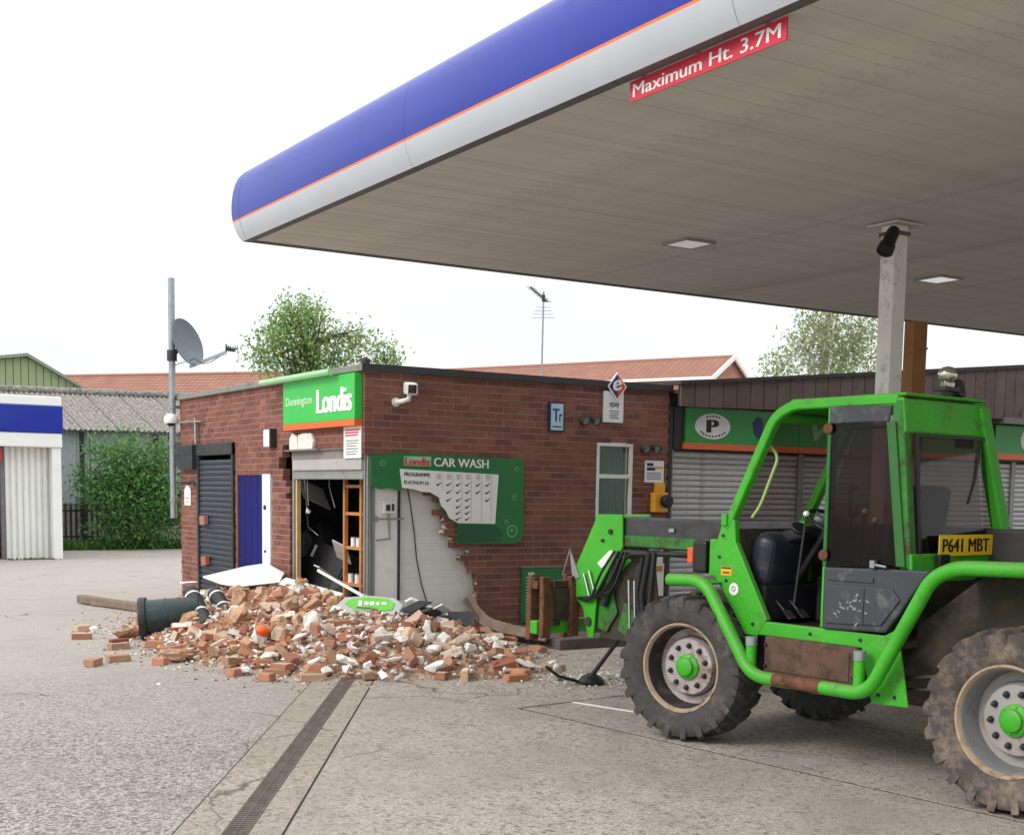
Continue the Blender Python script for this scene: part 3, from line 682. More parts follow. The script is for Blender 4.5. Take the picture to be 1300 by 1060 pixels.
# ------------------------------------------------------------------ signs on the brick front
ls = thing('shop_name_sign', 'green shop name sign with white lettering and orange foot over the entrance', 'sign', (BX-.1,14,2.6))
sy0, sy1 = 12.985, 15.03
m = MB(); m.box(BX-.10, BX-.003, sy0, sy1, 2.455, 2.955); m.build('panel', m_green, ls, bevel=.004)
m = MB(); m.box(BX-.102, BX-.003, sy0, sy1, 2.385, 2.454); m.build('orange_band', m_orange, ls)
text('Londis', ls, m_whitep, (BX-.1002,13.99,2.55), (0,-1,0), .93, .27, .006, .06)
text('Dunnington', ls, M('pale_lettering', L(190,226,192), .5, bump=0), (BX-.1002,14.93,2.645), (0,-1,0), .78, .13, .003, .025)
lt = thing('sign_light', 'pale green tubular lamp trough along the top of the shop name sign', 'light', (BX-.2,14.5,2.95))
m = MB(); m.tube([(BX-.19,13.42,2.985),(BX-.19,15.52,2.985)], .04, 12); m.build('trough', M('trough_paint', L(150,204,150), .4, var=.05), lt, smooth=40)
m = MB()
for y in (13.7,14.5,15.2): m.tube([(BX-.19,y,2.985),(BX-.0,y,2.965)], .01, 6)
m.build('arm', m_grey, lt)
ps = thing('wall_poster', 'white notice with red and black printed lines right below the shop name sign', 'poster', (BX-.02,13.2,2.2))
m = MB(); m.box(BX-.02,BX-.004,12.99,13.44,2.03,2.382); m.build('sheet', m_whitep, ps)
m = MB(); m2 = MB()
for k in range(3): m.box(BX-.0215,BX-.02,13.03+.02*k,13.40,2.335-k*.03,2.351-k*.03)
for k in range(6): m2.box(BX-.0215,BX-.02,13.05+.03*(k%3),13.37,2.22-k*.03,2.228-k*.03)
m.build('red_print', m_red, ps); m2.build('black_print', m_ink, ps)
bl = thing('broken_lintel_block', 'cracked white plaster block exposed under the left end of the shop name sign', 'block', (BX-.03,14.6,2.2))
for pts_ in ([(14.98,2.15),(14.98,2.28),(14.90,2.36),(14.74,2.30),(14.72,2.15)],[(14.70,2.15),(14.71,2.33),(14.55,2.345),(14.32,2.34),(14.25,2.24),(14.28,2.15)]):
    m = MB(); m.prism([(BX-.045,y,z) for y,z in pts_], (.05,0,0)); m.build('lump', m_plaster, bl, bevel=.012)
m = MB(); m.box(BX-.06,BX-.002,14.1,15.1,2.136,2.149); m.build('ledge', m_lead, bl)
al = thing('alarm_box', 'white alarm box on the brick front left of the shop name sign', 'alarm', (BX-.05,15.63,2.3))
m = MB(); m.box(BX-.09,BX-.002,15.53,15.73,2.2,2.42); m.build('case', m_white, al, bevel=.015)
m = MB(); m.box(BX-.085,BX-.002,15.49,15.529,2.19,2.43); m.build('side_strip', m_dark, al)
db = thing('shutter_motor_box', 'dark metal housing projecting at the top left of the dark shutter', 'box', (BX-.15,18.8,2.1))
m = MB(); m.prism([(BX-.10,19.5,2.29),(BX-.10,18.53,2.29),(BX-.10,18.53,1.93),(BX-.10,19.15,1.93),(BX-.10,19.5,2.08)], (.095,0,0)); m.build('casing', m_dark, db, bevel=.008)
m = MB(); m.box(BX-.104,BX-.10,18.6,19.4,2.14,2.15); m.build('seam', m_black, db)
br = thing('conduit_bracket', 'thin metal bracket with a hanging conduit above the dark shutter', 'bracket', (BX-.1,18.8,2.6))
m = MB(); m.tube([(BX-.06,19.45,2.64),(BX-.06,18.2,2.62)], .014, 8); m.tube([(BX-.05,18.50,2.68),(BX-.05,18.48,2.31)], .022, 8); m.tube([(BX-.06,18.2,2.62),(BX-.002,18.2,2.62)], .012, 8); m.build('pipe', m_galv, br, smooth=50)
hn = thing('small_notice', 'small white arched notice on the brick at the far left end', 'notice', (BX-.01,19,1.55))
m = MB(); m.prism([(BX-.014,19.15,1.40),(BX-.014,18.86,1.40),(BX-.014,18.86,1.62),(BX-.014,18.93,1.69),(BX-.014,19.06,1.70),(BX-.014,19.15,1.63)], (.01,0,0)); m.build('plate', m_whitep, hn)
m = MB(); m.box(BX-.0155,BX-.014,18.92,19.09,1.5,1.515); m.box(BX-.0155,BX-.014,18.92,19.09,1.45,1.46); m.build('print', m_grey, hn)
dl = thing('loose_conduit', 'dark bent pipe across the brick beside the small white notice', 'pipe', (BX-.02,19.1,1.75))
m = MB(); m.tube([(BX-.03,19.45,1.74),(BX-.03,18.7,1.76),(BX-.03,18.62,1.7)], .014, 8); m.build('tube', m_dark, dl, smooth=50)
dc = thing('dome_camera', 'white dome security camera on the satellite pole', 'camera', (BX-.2,19.35,2.7))
m = MB(); dcx, dcy = BX-.12, 19.40
m.lathe([(.0,.0),(.0,.10),(.05,.115),(.10,.10),(.14,.06),(.15,0)], (dcx,dcy,2.63), (0,0,1), 20); m.build('hood', m_whitep, dc, smooth=40)
m = MB(); m.lathe([(-.055,0),(-.05,.03),(-.03,.055),(0,.065),(.003,.0)], (dcx,dcy,2.627), (0,0,1), 16); m.build('dome', m_black, dc, smooth=60)
# two bricks caught on the dark shutter
for (yy,zz,lab) in ((18.15,1.2,'orange brick wedged at the left edge of the dark shutter, the upper of two'),(18.1,.62,'pale orange brick wedged at the left edge of the dark shutter, the lower of two')):
    t = MB(); t.obox((BX-.055,yy,zz), (.0653,.2,.13), Euler((rb.uniform(-.1,.1),0,0)).to_matrix()); tag(t.build('wedged_brick', m_rubble, None, bevel=.006), lab, 'brick', 'bricks caught on the dark shutter')

# ------------------------------------------------------------------ signs on the side wall
cw = thing('car_wash_sign', 'torn green car wash price board fixed over the broken side wall', 'sign', (7.3,BY-.03,1.6))
yf = BY-.045
arc = [(8.29-.13+.13*math.cos(a), 1.07+.13-.13*math.sin(a)) for a in (0,.4,.8,1.2,PI/2)]
arc2 = [(8.24+.045*math.cos(a)-.0, 2.02+.045*math.sin(a)) for a in (PI/2,.8,0)]
outer = [(6.27,2.055),(6.68,2.10)]+arc2+[(8.287,1.54)]+arc+[(7.38,1.075),(7.385,1.30),(7.27,1.36),(7.22,1.45),(7.16,1.50),(7.13,1.60),(7.02,1.655),(6.90,1.66),(6.80,1.69),(6.66,1.70),(6.645,1.672),(6.50,1.705),(6.40,1.69),(6.29,1.72)]
m = MB(); m.prism([(x,yf,z) for x,z in outer], (0,.02,0)); m.build('board', m_dgreen, cw)
m = MB(); m.prism([(x,yf-.004,z) for x,z in [(6.632,1.92),(7.93,1.88),(7.89,1.305),(7.392,1.315),(7.275,1.372),(7.225,1.46),(7.165,1.51),(7.135,1.607),(7.02,1.664),(6.90,1.668),(6.80,1.697),(6.664,1.708)]], (0,.004,0)); m.build('price_panel', m_whitep, cw)
m = MB(); m.prism([(x,yf-.003,z) for x,z in [(7.385,1.298),(7.89,1.292),(8.0,1.2),(7.95,1.10),(7.39,1.085)]], (0,.003,0)); m.build('dark_panel', M('sign_deep_green', L(16,84,48), .35, bump=.01), cw)
text('CAR WASH', cw, m_whitep, (7.07,yf,1.957), (1,0,-.012), .72, .098, .003, .02)
text('Londis', cw, m_red, (6.70,yf-.004,1.965), (1,0,-.01), .31, .085, .003, .03)
m = MB(); m.box(6.685,7.03,yf-.003,yf,1.955,2.062); m.build('logo_plate', M('pale_plate', L(150,196,160), .4, bump=0), cw)
text('PROGRAMME', cw, m_ink, (6.69,yf-.004,1.842), (1,0,-.02), .33, .042, .002, .03)
text('PLATINUM £6', cw, m_ink, (6.69,yf-.004,1.752), (1,0,-.02), .31, .04, .002, .02)
m = MB(); tk = MB()
cols = [7.13,7.26,7.385,7.51,7.65,7.78]
for x in cols: m.box(x+.05,x+.053,yf-.006,yf-.004,1.33 if x > 7.3 else 1.68,1.885)
for x in cols:
    for k in range(4): m.box(x-.03+.01*(k%2),x+.03,yf-.006,yf-.004,1.865-k*.016,1.871-k*.016)
m.build('column_print', M('grey_print', L(150,150,152), .5, bump=0), cw)
rowsz = [(1.755,6),(1.668,6),(1.580,6),(1.50,6),(1.43,6),(1.36,6)]
miss = {(0,0):0}
show = {0:range(6),1:range(1,6),2:(1,2,3,5),3:(2,3),4:(2,3),5:(2,3)}
for r_,(z,_) in enumerate(rowsz):
    for c2 in show[r_]:
        x = cols[c2]
        tk = MB(); tk.prism([(x-.03,yf-.006,z-.012),(x-.012,yf-.006,z-.02),(x+.034,yf-.006,z+.018),(x+.028,yf-.006,z+.024),(x-.008,yf-.006,z+.0),(x-.028,yf-.006,z+.004)], (0,.002,0)); tk.build('tick', m_ink, cw)
m = MB(); m_bub = M('bubble_print', L(96,178,120), .4, bump=0)
for (x,z,r) in ((8.13,1.22,.075),(8.05,1.33,.03),(8.16,1.62,.04),(8.18,1.95,.03),(6.42,1.98,.035)):
    m.lathe([(0,r*.78),(0,r),(.002,r),(.002,r*.78)], (x,yf-.0025,z), (0,1,0), 24, closed=True)
    m.lathe([(0,0),(0,r*.3)], (x-r*.1,yf-.002,z+r*.1), (0,1,0), 12)
m.build('bubble', m_bub, cw)
m = MB()
for x in (6.75,7.6,8.2): m.box(x,x+.04,yf+.02,BY-.002,1.98,2.02)
m.box(7.6,8.0,yf+.02,BY-.004,1.14,1.17); m.build('batten', m_grey, cw)

wc = thing('box_camera', 'white box security camera on an arm high on the side wall', 'camera', (6.7,BY-.2,2.8))
m = MB(); m.lathe([(0,0),(0,.05),(.02,.05),(.02,0)], (6.60,BY-.0,2.655), (0,-1,0), 14); m.tube([(6.60,BY-.02,2.655),(6.62,BY-.12,2.66),(6.68,BY-.16,2.68),(6.69,BY-.16,2.74)], .028, 10); m.build('arm', m_white, wc, smooth=50)
R = Matrix.Rotation(-.30,3,'Z')@Matrix.Rotation(.12,3,'X'); m = MB(); m.obox((6.70,BY-.16,2.80), (.125,.24,.13), R); m.build('housing', m_white, wc, bevel=.02, bseg=3)
m = MB(); m.obox(Vector((6.70,BY-.16,2.80))+R@Vector((.0,-.122,0)), (.09,.006,.09), R); m.build('lens_window', m_black, wc)
ts = thing('transport_sign', 'small pale blue wall sign with a dark capital T', 'sign', (8.74,BY,2.58))
m = MB(); m.box(8.635,8.86,BY-.03,BY-.004,2.41,2.76); m.build('back_plate', M('navy_plate', L(34,44,78), .5), ts)
m = MB(); m.box(8.665,8.84,BY-.034,BY-.03,2.425,2.74); m.build('face', M('pale_blue_plate', L(176,204,226), .4, bump=.01), ts)
text('T', ts, m_blueink, (8.69,BY-.034,2.53), (1,0,0), .09, .15, .002, .02); text('r', ts, m_blueink, (8.785,BY-.034,2.53), (1,0,0), .035, .09, .002, .02)
m = MB(); m.box(8.69,8.815,BY-.0355,BY-.034,2.46,2.475); m.build('print', m_blueink, ts)
def seclight(x, z, lab, n=2):
    t = thing('security_light', lab, 'light', (x,BY-.05,z))
    m = MB(); m.box(x-.05,x+.05,BY-.04,BY-.004,z-.05,z+.05); m.build('base', m_dark, t, bevel=.006)
    for k in range(n):
        xx = x+(k-(n-1)/2)*.15; m = MB(); d = Vector((.12*(k-.5),-1,-.35)).normalized()
        m.tube([(x,BY-.04,z),(xx,BY-.10,z)], .012, 6); m.lathe([(0,0),(0,.035),(.10,.055),(.115,.058),(.115,.05),(.105,.05)], (xx,BY-.08,z+.02), d, 16); h = m.build('head', m_dark, t, smooth=50)
        m = MB(); m.lathe([(.104,0),(.104,.049)], (xx,BY-.08,z+.02), d, 16); m.build('lens', m_galv, h)
seclight(9.16, 2.56, 'grey twin floodlight on the side wall right of the pale blue T sign')
seclight(10.10, 2.25, 'grey twin floodlight on the side wall right of the white framed window')
ep = thing('payment_sign', 'white payment sign topped by a blue and orange diamond on the side wall', 'sign', (9.6,BY,2.7))
m = MB(); m.box(9.445,9.745,BY-.03,BY-.004,2.55,2.93); m.build('panel', m_whitep, ep, bevel=.003)
dmd = [(9.63,3.165),(9.775,2.99),(9.63,2.82),(9.485,2.99)]
m = MB(); m.prism([(x,BY-.05,z) for x,z in dmd], (0,.019,0)); m.build('diamond', m_whitep, ep)
c0 = Vector((9.63,0,2.99))
def dia(s, half):
    pts = [(c0.x+(x-c0.x)*s, c0.z+(z-c0.z)*s) for x,z in dmd]
    return [pts[0],pts[2],pts[3]] if half == 'L' else [pts[0],pts[1],pts[2]]
m = MB(); m.prism([(x,BY-.052,z) for x,z in dia(.86,'L')], (0,.002,0)); m.build('diamond_half', m_blueink, ep)
m = MB(); m.prism([(x,BY-.052,z) for x,z in dia(.86,'R')], (0,.002,0)); m.build('diamond_half', M('sign_orange_red', L(214,70,44), .4, bump=0), ep)
text('e', ep, m_whitep, (9.57,BY-.052,2.925), (1,0,.25), .12, .13, .003, .03)
text('epay', ep, m_blueink, (9.53,BY-.03,2.725), (1,0,0), .15, .07, .002, .02)
m = MB()
for k in range(4): m.box(9.53+.01*(k%2),9.68-.01*(k%3),BY-.0315,BY-.03,2.685-k*.028,2.695-k*.028)
m.build('print', m_blueink, ep)
no = thing('white_notice', 'white notice with blue heading right of the white framed window', 'notice', (10.27,BY,1.96))
m = MB(); m.box(10.12,10.42,BY-.016,BY-.004,1.825,2.10); m.build('sheet', m_whitep, no)
m = MB(); m.box(10.15,10.25,BY-.018,BY-.016,2.03,2.07); m.box(10.15,10.28,BY-.018,BY-.016,1.975,2.015)
for k in range(4): m.box(10.15,10.38,BY-.018,BY-.016,1.94-k*.025,1.948-k*.025)
m.build('print', m_blueink, no)
m = MB(); m.box(10.28,10.40,BY-.018,BY-.016,2.0,2.03); m.build('yellow_print', m_yellow, no)
yb = thing('yellow_box', 'yellow box with a black round fitting below the white notice', 'box', (10.33,BY,1.6))
m = MB(); m.box(10.22,10.44,BY-.10,BY-.004,1.45,1.70); m.box(10.27,10.42,BY-.06,BY-.004,1.70,1.82); m.build('case', m_yellow, yb, bevel=.012)
m = MB(); m.lathe([(0,0),(0,.075),(.07,.085),(.09,.07),(.09,0)], (10.38,BY-.10,1.59), (0,-1,0), 18); m.build('fitting', m_black, yb, smooth=50)
lo = thing('lower_poster', 'white and amber poster low on the wall behind the boom', 'poster', (10.3,BY,.75))
m = MB(); m.box(10.10,10.44,BY-.016,BY-.004,.80,1.05); m.box(10.08,10.46,BY-.022,BY-.004,.38,.795); m.build('sheet', m_whitep, lo)
m = MB(); m.box(10.10,10.44,BY-.024,BY-.022,.69,.77); m.build('amber_band', m_yellow, lo)
m = MB()
for k in range(4): m.box(10.13,10.40,BY-.018,BY-.016,1.0-k*.04,1.012-k*.04)
m.box(10.12,10.28,BY-.0235,BY-.022,.44,.62)
for k in range(3): m.box(10.12,10.42,BY-.0255,BY-.024,.705+k*.02,.713+k*.02)
m.build('print', M('dull_print', L(90,110,120), .5, bump=0), lo)
gb = thing('green_price_board', 'green framed list board low on the side wall behind the forks', 'board', (8.56,BY,.45))
m = MB(); m.box(8.29,8.86,BY-.05,BY-.004,.12,.78); m.build('panel', m_dgreen, gb, bevel=.006)
m = MB(); m.box(8.28,8.87,BY-.055,BY-.004,.781,.80); m.build('top_trim', m_lead, gb)
m = MB(); rp_ = random.Random(5)
for k in range(13):
    z = .66-k*.037; m.box(8.335,8.335+rp_.uniform(.04,.10),BY-.052,BY-.05,z,z+.012); m.box(8.50,8.50+rp_.uniform(.04,.09),BY-.052,BY-.05,z,z+.012)
m.box(8.36,8.45,BY-.052,BY-.05,.695,.725); m.build('print', M('pale_print', L(190,220,196), .5, bump=0), gb)

# ------------------------------------------------------------------ adjoining shop with shutters
ad_ = thing('adjoining_shop', 'low shop unit with brown cladding fascia behind the green telehandler', 'building', (10.55,BY+.1,0))
SY = BY+.12
m = MB(); m.box(10.515,10.58,SY-.10,SY+.3,.1,2.8); m.build('side_jamb', m_dark, ad_)
m = MB(); m.box(10.58,30,SY+.06,SY+.3,.1,3.0); m.build('rear_wall', m_room, ad_)
m_clad = M('cladding_brown', L(104,88,82), .65, var=.15, vscale=5, bump=.06, rnd=.14, dirt=(L(74,62,60), .2, 4))
x = 10.53; k = 0
def ctop(x): return 3.06+(x-10.5)*.0915
while x < 24:
    w = .235; m = MB(); z0 = 2.79+(x-10.5)*.017
    m.prism([(x+.006,SY-.30,z0),(x+w-.006,SY-.30,z0),(x+w-.006,SY-.30,ctop(x+w)),(x+.006,SY-.30,ctop(x))], (0,.03,0)); m.build('cladding_board', m_clad, ad_); x += w
m = MB(); m.prism([(10.53,SY-.268,2.80),(24,SY-.268,3.0),(24,SY-.268,ctop(24)),(10.53,SY-.268,3.055)], (0,.02,0)); m.build('cladding_backing', m_felt, ad_)
m = MB(); m.prism([(10.50,SY-.34,ctop(10.5)),(24,SY-.34,ctop(24)),(24,SY-.34,ctop(24)+.07),(10.50,SY-.34,ctop(10.5)+.04)], (0,.4,0)); m.build('fascia_capping', m_felt, ad_)
m = MB(); m.prism([(10.53,SY-.245,2.95),(24,SY-.245,3.15),(24,3+SY,3.15),(10.53,3+SY,2.95)], (0,0,.05)); m.build('roof', m_felt, ad_)
m = MB(); m.box(10.60,24,SY-.10,SY+.05,2.26,2.80); m.build('sign_backing', m_dark, ad_)
m_shut = M('shutter_paint', L(198,198,198), .45, metal=.2, var=.08, vscale=3, bump=.02, dirt=(L(120,112,106), .18, 3))
def shutter(x0, x1, lab):
    t = thing('roller_shutter', lab, 'shutter', ((x0+x1)/2,SY,0), 'closed shutters of the adjoining shop')
    slats(t, m_shut, (x0+.05,SY-.02,0), (1,0,0), x1-x0-.1, .12, 2.25, .0755, (0,-1,0))
    m = MB(); m.box(x0,x0+.048,SY-.06,SY+.04,.1,2.255); m.box(x1-.048,x1-.002,SY-.06,SY+.04,.1,2.255); m.build('guide', m_grey, t)
shutter(10.585, 12.9, 'closed grey roller shutter beneath the oval P sign')
shutter(12.9, 15.2, 'closed grey roller shutter seen through the telehandler cab')
shutter(15.2, 17.5, 'closed grey roller shutter seen beyond the cab rear pillar')
shutter(17.5, 19.8, 'closed grey roller shutter at the right edge of the photo')
m_psig = M('shop_sign_green', L(44,150,62), .4, var=.06, bump=.01)
pp = thing('oval_p_sign', 'green and orange shop sign with a white oval P badge', 'sign', (11.4,SY,2.5))
m = MB(); m.box(10.765,12.75,SY-.14,SY-.101,2.345,2.785); m.build('panel', m_psig, pp)
m = MB(); m.box(10.74,12.75,SY-.145,SY-.101,2.265,2.344); m.build('orange_band', m_orange, pp)
m = MB(); m.box(10.80,12.75,SY-.16,SY-.101,2.786,2.80); m.build('top_trim', m_lead, pp)
m = MB(); m.prism([(11.21+.30*math.cos(2*PI*k/36),SY-.146,2.565+.165*math.sin(2*PI*k/36)) for k in range(36)], (0,.006,0)); m.build('badge', m_whitep, pp)
text('P', pp, m_ink, (11.12,SY-.146,2.485), (1,0,0), .17, .165, .003, .05)
m = MB()
for k in range(9):
    a = PI*(1.2+.6*k/8); m.obox((11.21+.245*math.cos(a),SY-.147,2.565+.128*math.sin(a)), (.03,.003,.022))
for k in range(5):
    a = PI*(.36+.28*k/4); m.obox((11.21+.245*math.cos(a),SY-.147,2.565+.132*math.sin(a)), (.03,.003,.02))
m.build('badge_print', m_ink, pp)
m = MB(); m.prism([(11.93,SY-.143,2.50),(12.02,SY-.143,2.42),(12.10,SY-.143,2.52),(12.08,SY-.143,2.70),(11.98,SY-.143,2.72),(11.9,SY-.143,2.64)], (0,.003,0)); m.build('dark_mark', m_blueink, pp)
wv = thing('shop_fascia_sign', 'dark green shop fascia with pale slanting letters seen through the cab', 'sign', (13.9,SY,2.5))
m = MB(); m.box(12.76,16.75,SY-.14,SY-.101,2.345,2.785); m.build('panel', m_psig, wv)
m = MB(); m.box(12.76,16.75,SY-.145,SY-.101,2.265,2.344); m.build('orange_band', m_orange, wv)
text('Wines', wv, M('pale_green_print', L(140,196,146), .5, bump=0), (13.0,SY-.14,2.44), (1,0,0), 1.5, .27, .003, .03, shear=.25)
rs = thing('badged_green_sign', 'green and orange sign with a white round badge at the right edge of the photo', 'sign', (17.6,SY,2.5))
m = MB(); m.box(16.90,19.0,SY-.15,SY-.101,2.385,2.81); m.build('panel', m_psig, rs)
m = MB(); m.box(16.90,19.0,SY-.155,SY-.101,2.29,2.384); m.build('orange_band', m_orange, rs)
m = MB(); m.prism([(17.66+.16*math.cos(2*PI*k/30),SY-.156,2.60+.16*math.sin(2*PI*k/30)) for k in range(30)], (0,.006,0)); m.build('badge', m_whitep, rs)
text('P', rs, m_ink, (17.62,SY-.156,2.52), (1,0,0), .12, .15, .003, .04)
m = MB(); m.box(16.85,19.0,SY-.34,SY-.10,2.83,2.92); m.box(17.3,19,SY-.36,SY-.10,2.921,3.05); m.build('sign_canopy', m_lead, rs)
wl2 = thing('bulkhead_light', 'cream bulkhead light on the brown cladding at the right edge', 'light', (17.5,SY-.32,3.43))
m = MB(); m.box(17.32,17.75,SY-.36,SY-.302,3.37,3.48); m.build('case', M('cream_plastic', L(226,216,192), .5, bump=0), wl2, bevel=.01)
m = MB(); m.box(17.34,17.73,SY-.366,SY-.361,3.385,3.42); m.build('lens', m_grey, wl2)
# ------------------------------------------------------------------ satellite pole and dish
sp = thing('satellite_pole', 'tall grey steel pole at the left end of the brick shop carrying the dish', 'pole', (6.12,19.40,0))
m = MB(); m.lathe([(1.2,.0),(1.2,.05),(4.78,.05),(4.79,.03),(4.79,0)], (6.12,19.40,0), (0,0,1), 16); m.build('tube', m_galv, sp, smooth=50)
m = MB()
for z in (1.45,2.3,2.85): m.box(6.06,6.30,19.38,19.42,z,z+.05); m.lathe([(0,.052),(0,.062),(.05,.062),(.05,.052)], (6.12,19.40,z), (0,0,1), 14, closed=True)
m.build('wall_bracket', m_galv, sp)
sd = thing('satellite_dish', 'grey satellite dish with a long feed arm on the tall steel pole', 'satellite dish', (6.2,19.3,3.8))
dn_ = Vector((.845*.86-.53*.40, -.535*.86-.84*.40, .33)).normalized()
dcn = Vector((6.33,19.28,3.85)); m = MB(); ref = Vector((0,0,1)); da = dn_.cross(ref).normalized(); dbv = da.cross(dn_)
rings = []; NS = 36
for k,(r,d) in enumerate([(0,-.11),(.3,-.10),(.6,-.07),(.85,-.03),(1,.0),(1.02,-.005),(.99,-.022),(.6,-.095),(0,-.135)]):
    rings.append([dcn+da*(.33*r*math.cos(2*PI*i/NS))+dbv*(.37*r*math.sin(2*PI*i/NS))+dn_*d for i in range(NS)])
vs = [v for r in rings for v in r]; fs = [(k*NS+i,k*NS+(i+1)%NS,(k+1)*NS+(i+1)%NS,(k+1)*NS+i) for k in range(len(rings)-1) for i in range(NS)]
m.add(vs, fs); m.build('reflector', M('dish_grey', L(112,116,124), .5, metal=.2, var=.1, bump=.03, dirt=(L(110,110,108), .2, 7)), sd, smooth=40)
m = MB(); e = dcn-dbv*.36; tip = Vector((6.80,18.93,3.70)); m.beam(e-dn_*.1, tip, .03, .045); m.build('feed_arm', m_galv, sd)
m = MB(); m.lathe([(0,0),(0,.035),(.06,.035),(.08,.028),(.13,.028),(.13,0)], tip+Vector((0,0,.06)), (dcn-tip).normalized()*-1, 14); m.tube([tip, tip+Vector((0,0,.12))], .012, 6); m.tube([tip+Vector((.0,0,.06)), tip+Vector((.16,-.08,.06))], .01, 6)
for k in range(5): q = tip+Vector((.03+.03*k,-.015-.015*k,.06)); m.tube([q-Vector((0,0,.05)), q+Vector((0,0,.05))], .005, 5)
m.build('receiver', m_dark, sd, smooth=50)
m = MB(); m.tube([Vector((6.12,19.40,3.62)), dcn-dn_*.13], .035, 8); m.lathe([(0,.052),(0,.075),(.16,.075),(.16,.052)], (6.12,19.40,3.56), (0,0,1), 14, closed=True); m.build('mount', m_dark, sd)
m = MB(); m.tube([tip,(6.6,19.05,3.55),(6.5,19.1,3.52),(6.4,19.2,3.6),(6.16,19.4,3.5)], .006, 5); m.build('lead', m_black, sd)
# TV aerial
ta = thing('tv_aerial', 'thin TV aerial on a slim mast standing on the shop roof', 'aerial', (10.55,16,3))
m = MB(); m.tube([(10.55,16,2.95),(10.56,16,3.4)], .022, 8); m.tube([(10.56,16,3.39),(10.57,16,4.60)], .013, 6); m.build('mast', m_galv, ta)
a, b = Vector((10.62,15.97,4.45)), Vector((10.42,16.13,4.66)); m = MB(); m.tube([a,b], .014, 6); m.tube([(10.57,16,4.45),(10.57,16,4.55)], .024, 6)
d = (b-a); s_ = Vector((.82,-.56,0))
for k in range(11):
    p = a+d*(k/10); m.tube([p-s_*.06, p+s_*.06], .004, 4)
m.build('boom', m_dark, ta)
m = MB()
for k in range(4): p = Vector((10.57,16,4.22+k*.05)); m.tube([p-s_*(.17-.02*k), p+s_*(.17-.02*k)], .004, 4)
m.build('reflector', m_galv, ta)

# ------------------------------------------------------------------ car wash bay on the left
WY = 29.84
cwb = thing('car_wash_bay', 'white car wash bay with a blue band along its roof fascia', 'building', (4,WY,0))
m_wpaint = M('bay_white', L(236,236,232), .55, var=.04, bump=.02)
m = MB(); m.box(-6,6.91,WY,WY+5,2.49,2.80); m.build('lower_fascia', m_wpaint, cwb, bevel=.02)
m = MB(); m.box(-6,6.93,WY-.02,WY+5,2.803,3.40); m.build('blue_band', m_blue, cwb, bevel=.02)
m = MB(); m.box(-6,6.91,WY,WY+5,3.403,3.61); m.build('upper_fascia', m_wpaint, cwb, bevel=.02)
m = MB(); m.box(6.69,6.89,WY+.05,WY+.25,0,2.488); m.build('post', m_wpaint, cwb, bevel=.01)
for k in range(8):
    x = 5.72+k*.139; m = MB(); m.prism([(x+.003,WY+.42,0),(x+.03,WY+.36,0),(x+.085,WY+.36,0),(x+.11,WY+.42,0),(x+.136,WY+.42,0),(x+.136,WY+.44,0),(x+.003,WY+.44,0)], (0,0,2.488)); m.build('wall_panel', m_wpaint, cwb)
m = MB(); m.box(5.72,6.69,WY+.445,WY+.5,0,2.488); m.box(6.80,6.88,WY+.26,WY+5,0,2.488); m.box(-6,6.79,WY+4.9,WY+5,0,2.488); m.box(5.64,5.718,WY+.3,WY+.42,0,2.488); m.build('inner_wall', m_room, cwb)
m = MB(); m.box(5.0,5.66,WY+.2,WY+.26,2.18,2.45); m.build('red_panel', m_red, cwb)
wb_ = thing('wash_brush', 'tall red and blue car wash brush in the dark bay at the left edge', 'brush', (5.3,WY+1,0))
m = MB(); rq = random.Random(2)
m_b1 = M('brush_red', L(170,50,52), .8, var=.3); m_b2 = M('brush_blue', L(70,70,120), .8, var=.3)
for part, col, za, zb in (('red_bristles', m_b1, .05, 1.0), ('blue_bristles', m_b2, .6, 2.1), ('lower_red_bristles', m_b1, .0, .35)):
    m = MB()
    for k in range(260):
        z = rq.uniform(za,zb); an = rq.uniform(0,2*PI); r = rq.uniform(.35,.5)
        m.tube([(5.35,WY+.9,z),(5.35+r*math.cos(an),WY+.9+r*math.sin(an),z-rq.uniform(.0,.15))], .012, 3)
    tag(m.build(part, col, wb_), kind='stuff')
m = MB(); m.tube([(5.35,WY+.9,0),(5.35,WY+.9,2.45)], .05, 10); m.build('spindle', m_galv, wb_)
m = MB(); pc = random.Random(8); mosses = MB()
for k in range(60):
    vs, fs = hull(pc, 9, (pc.uniform(.02,.06),pc.uniform(.02,.05),pc.uniform(.015,.05))); c0_ = Vector((pc.uniform(5.7,6.95), WY+.05+pc.uniform(-.12,.28), .01)); mosses.add([v+c0_ for v in vs], fs)
tag(mosses.build('moss_debris', M('moss', L(84,84,50), .95, var=.3)), 'dry moss and grit along the foot of the car wash bay', 'debris', kind='stuff')

# ------------------------------------------------------------------ shed, fence, barn and far roofs
m_asb = M('asbestos_sheet', L(150,144,138), .95, var=.25, vscale=7, bump=.3, dirt=(L(78,74,68), .45, 13))
m_pale = M('shed_cladding', L(176,182,184), .7, var=.12, vscale=2, bump=.05, dirt=(L(130,128,124), .25, 2))
m_block = M('shed_blockwork', L(150,142,134), .9, var=.2, vscale=4, bump=.2, dirt=(L(90,88,80), .3, 2))
sh = thing('storage_shed', 'pale clad shed with a mossy grey corrugated roof behind the shrub', 'shed', (11,36.5,0))
ua, ub = 6.9, 17.0
def corr(p0, udir, vdir, width, length, pitch, amp, nrm):
    p0, u, v, n_ = Vector(p0), Vector(udir), Vector(vdir), Vector(nrm); m = MB(); k = int(width/(pitch/4)); vs = []
    for i in range(k+1):
        h = amp*math.sin(2*PI*i/4); vs += [p0+u*(i*pitch/4)+n_*h, p0+u*(i*pitch/4)+n_*h+v*length]
    m.add(vs, [(2*i,2*i+2,2*i+3,2*i+1) for i in range(k)]); return m
sl = Vector((0,3.9,1.22)); 
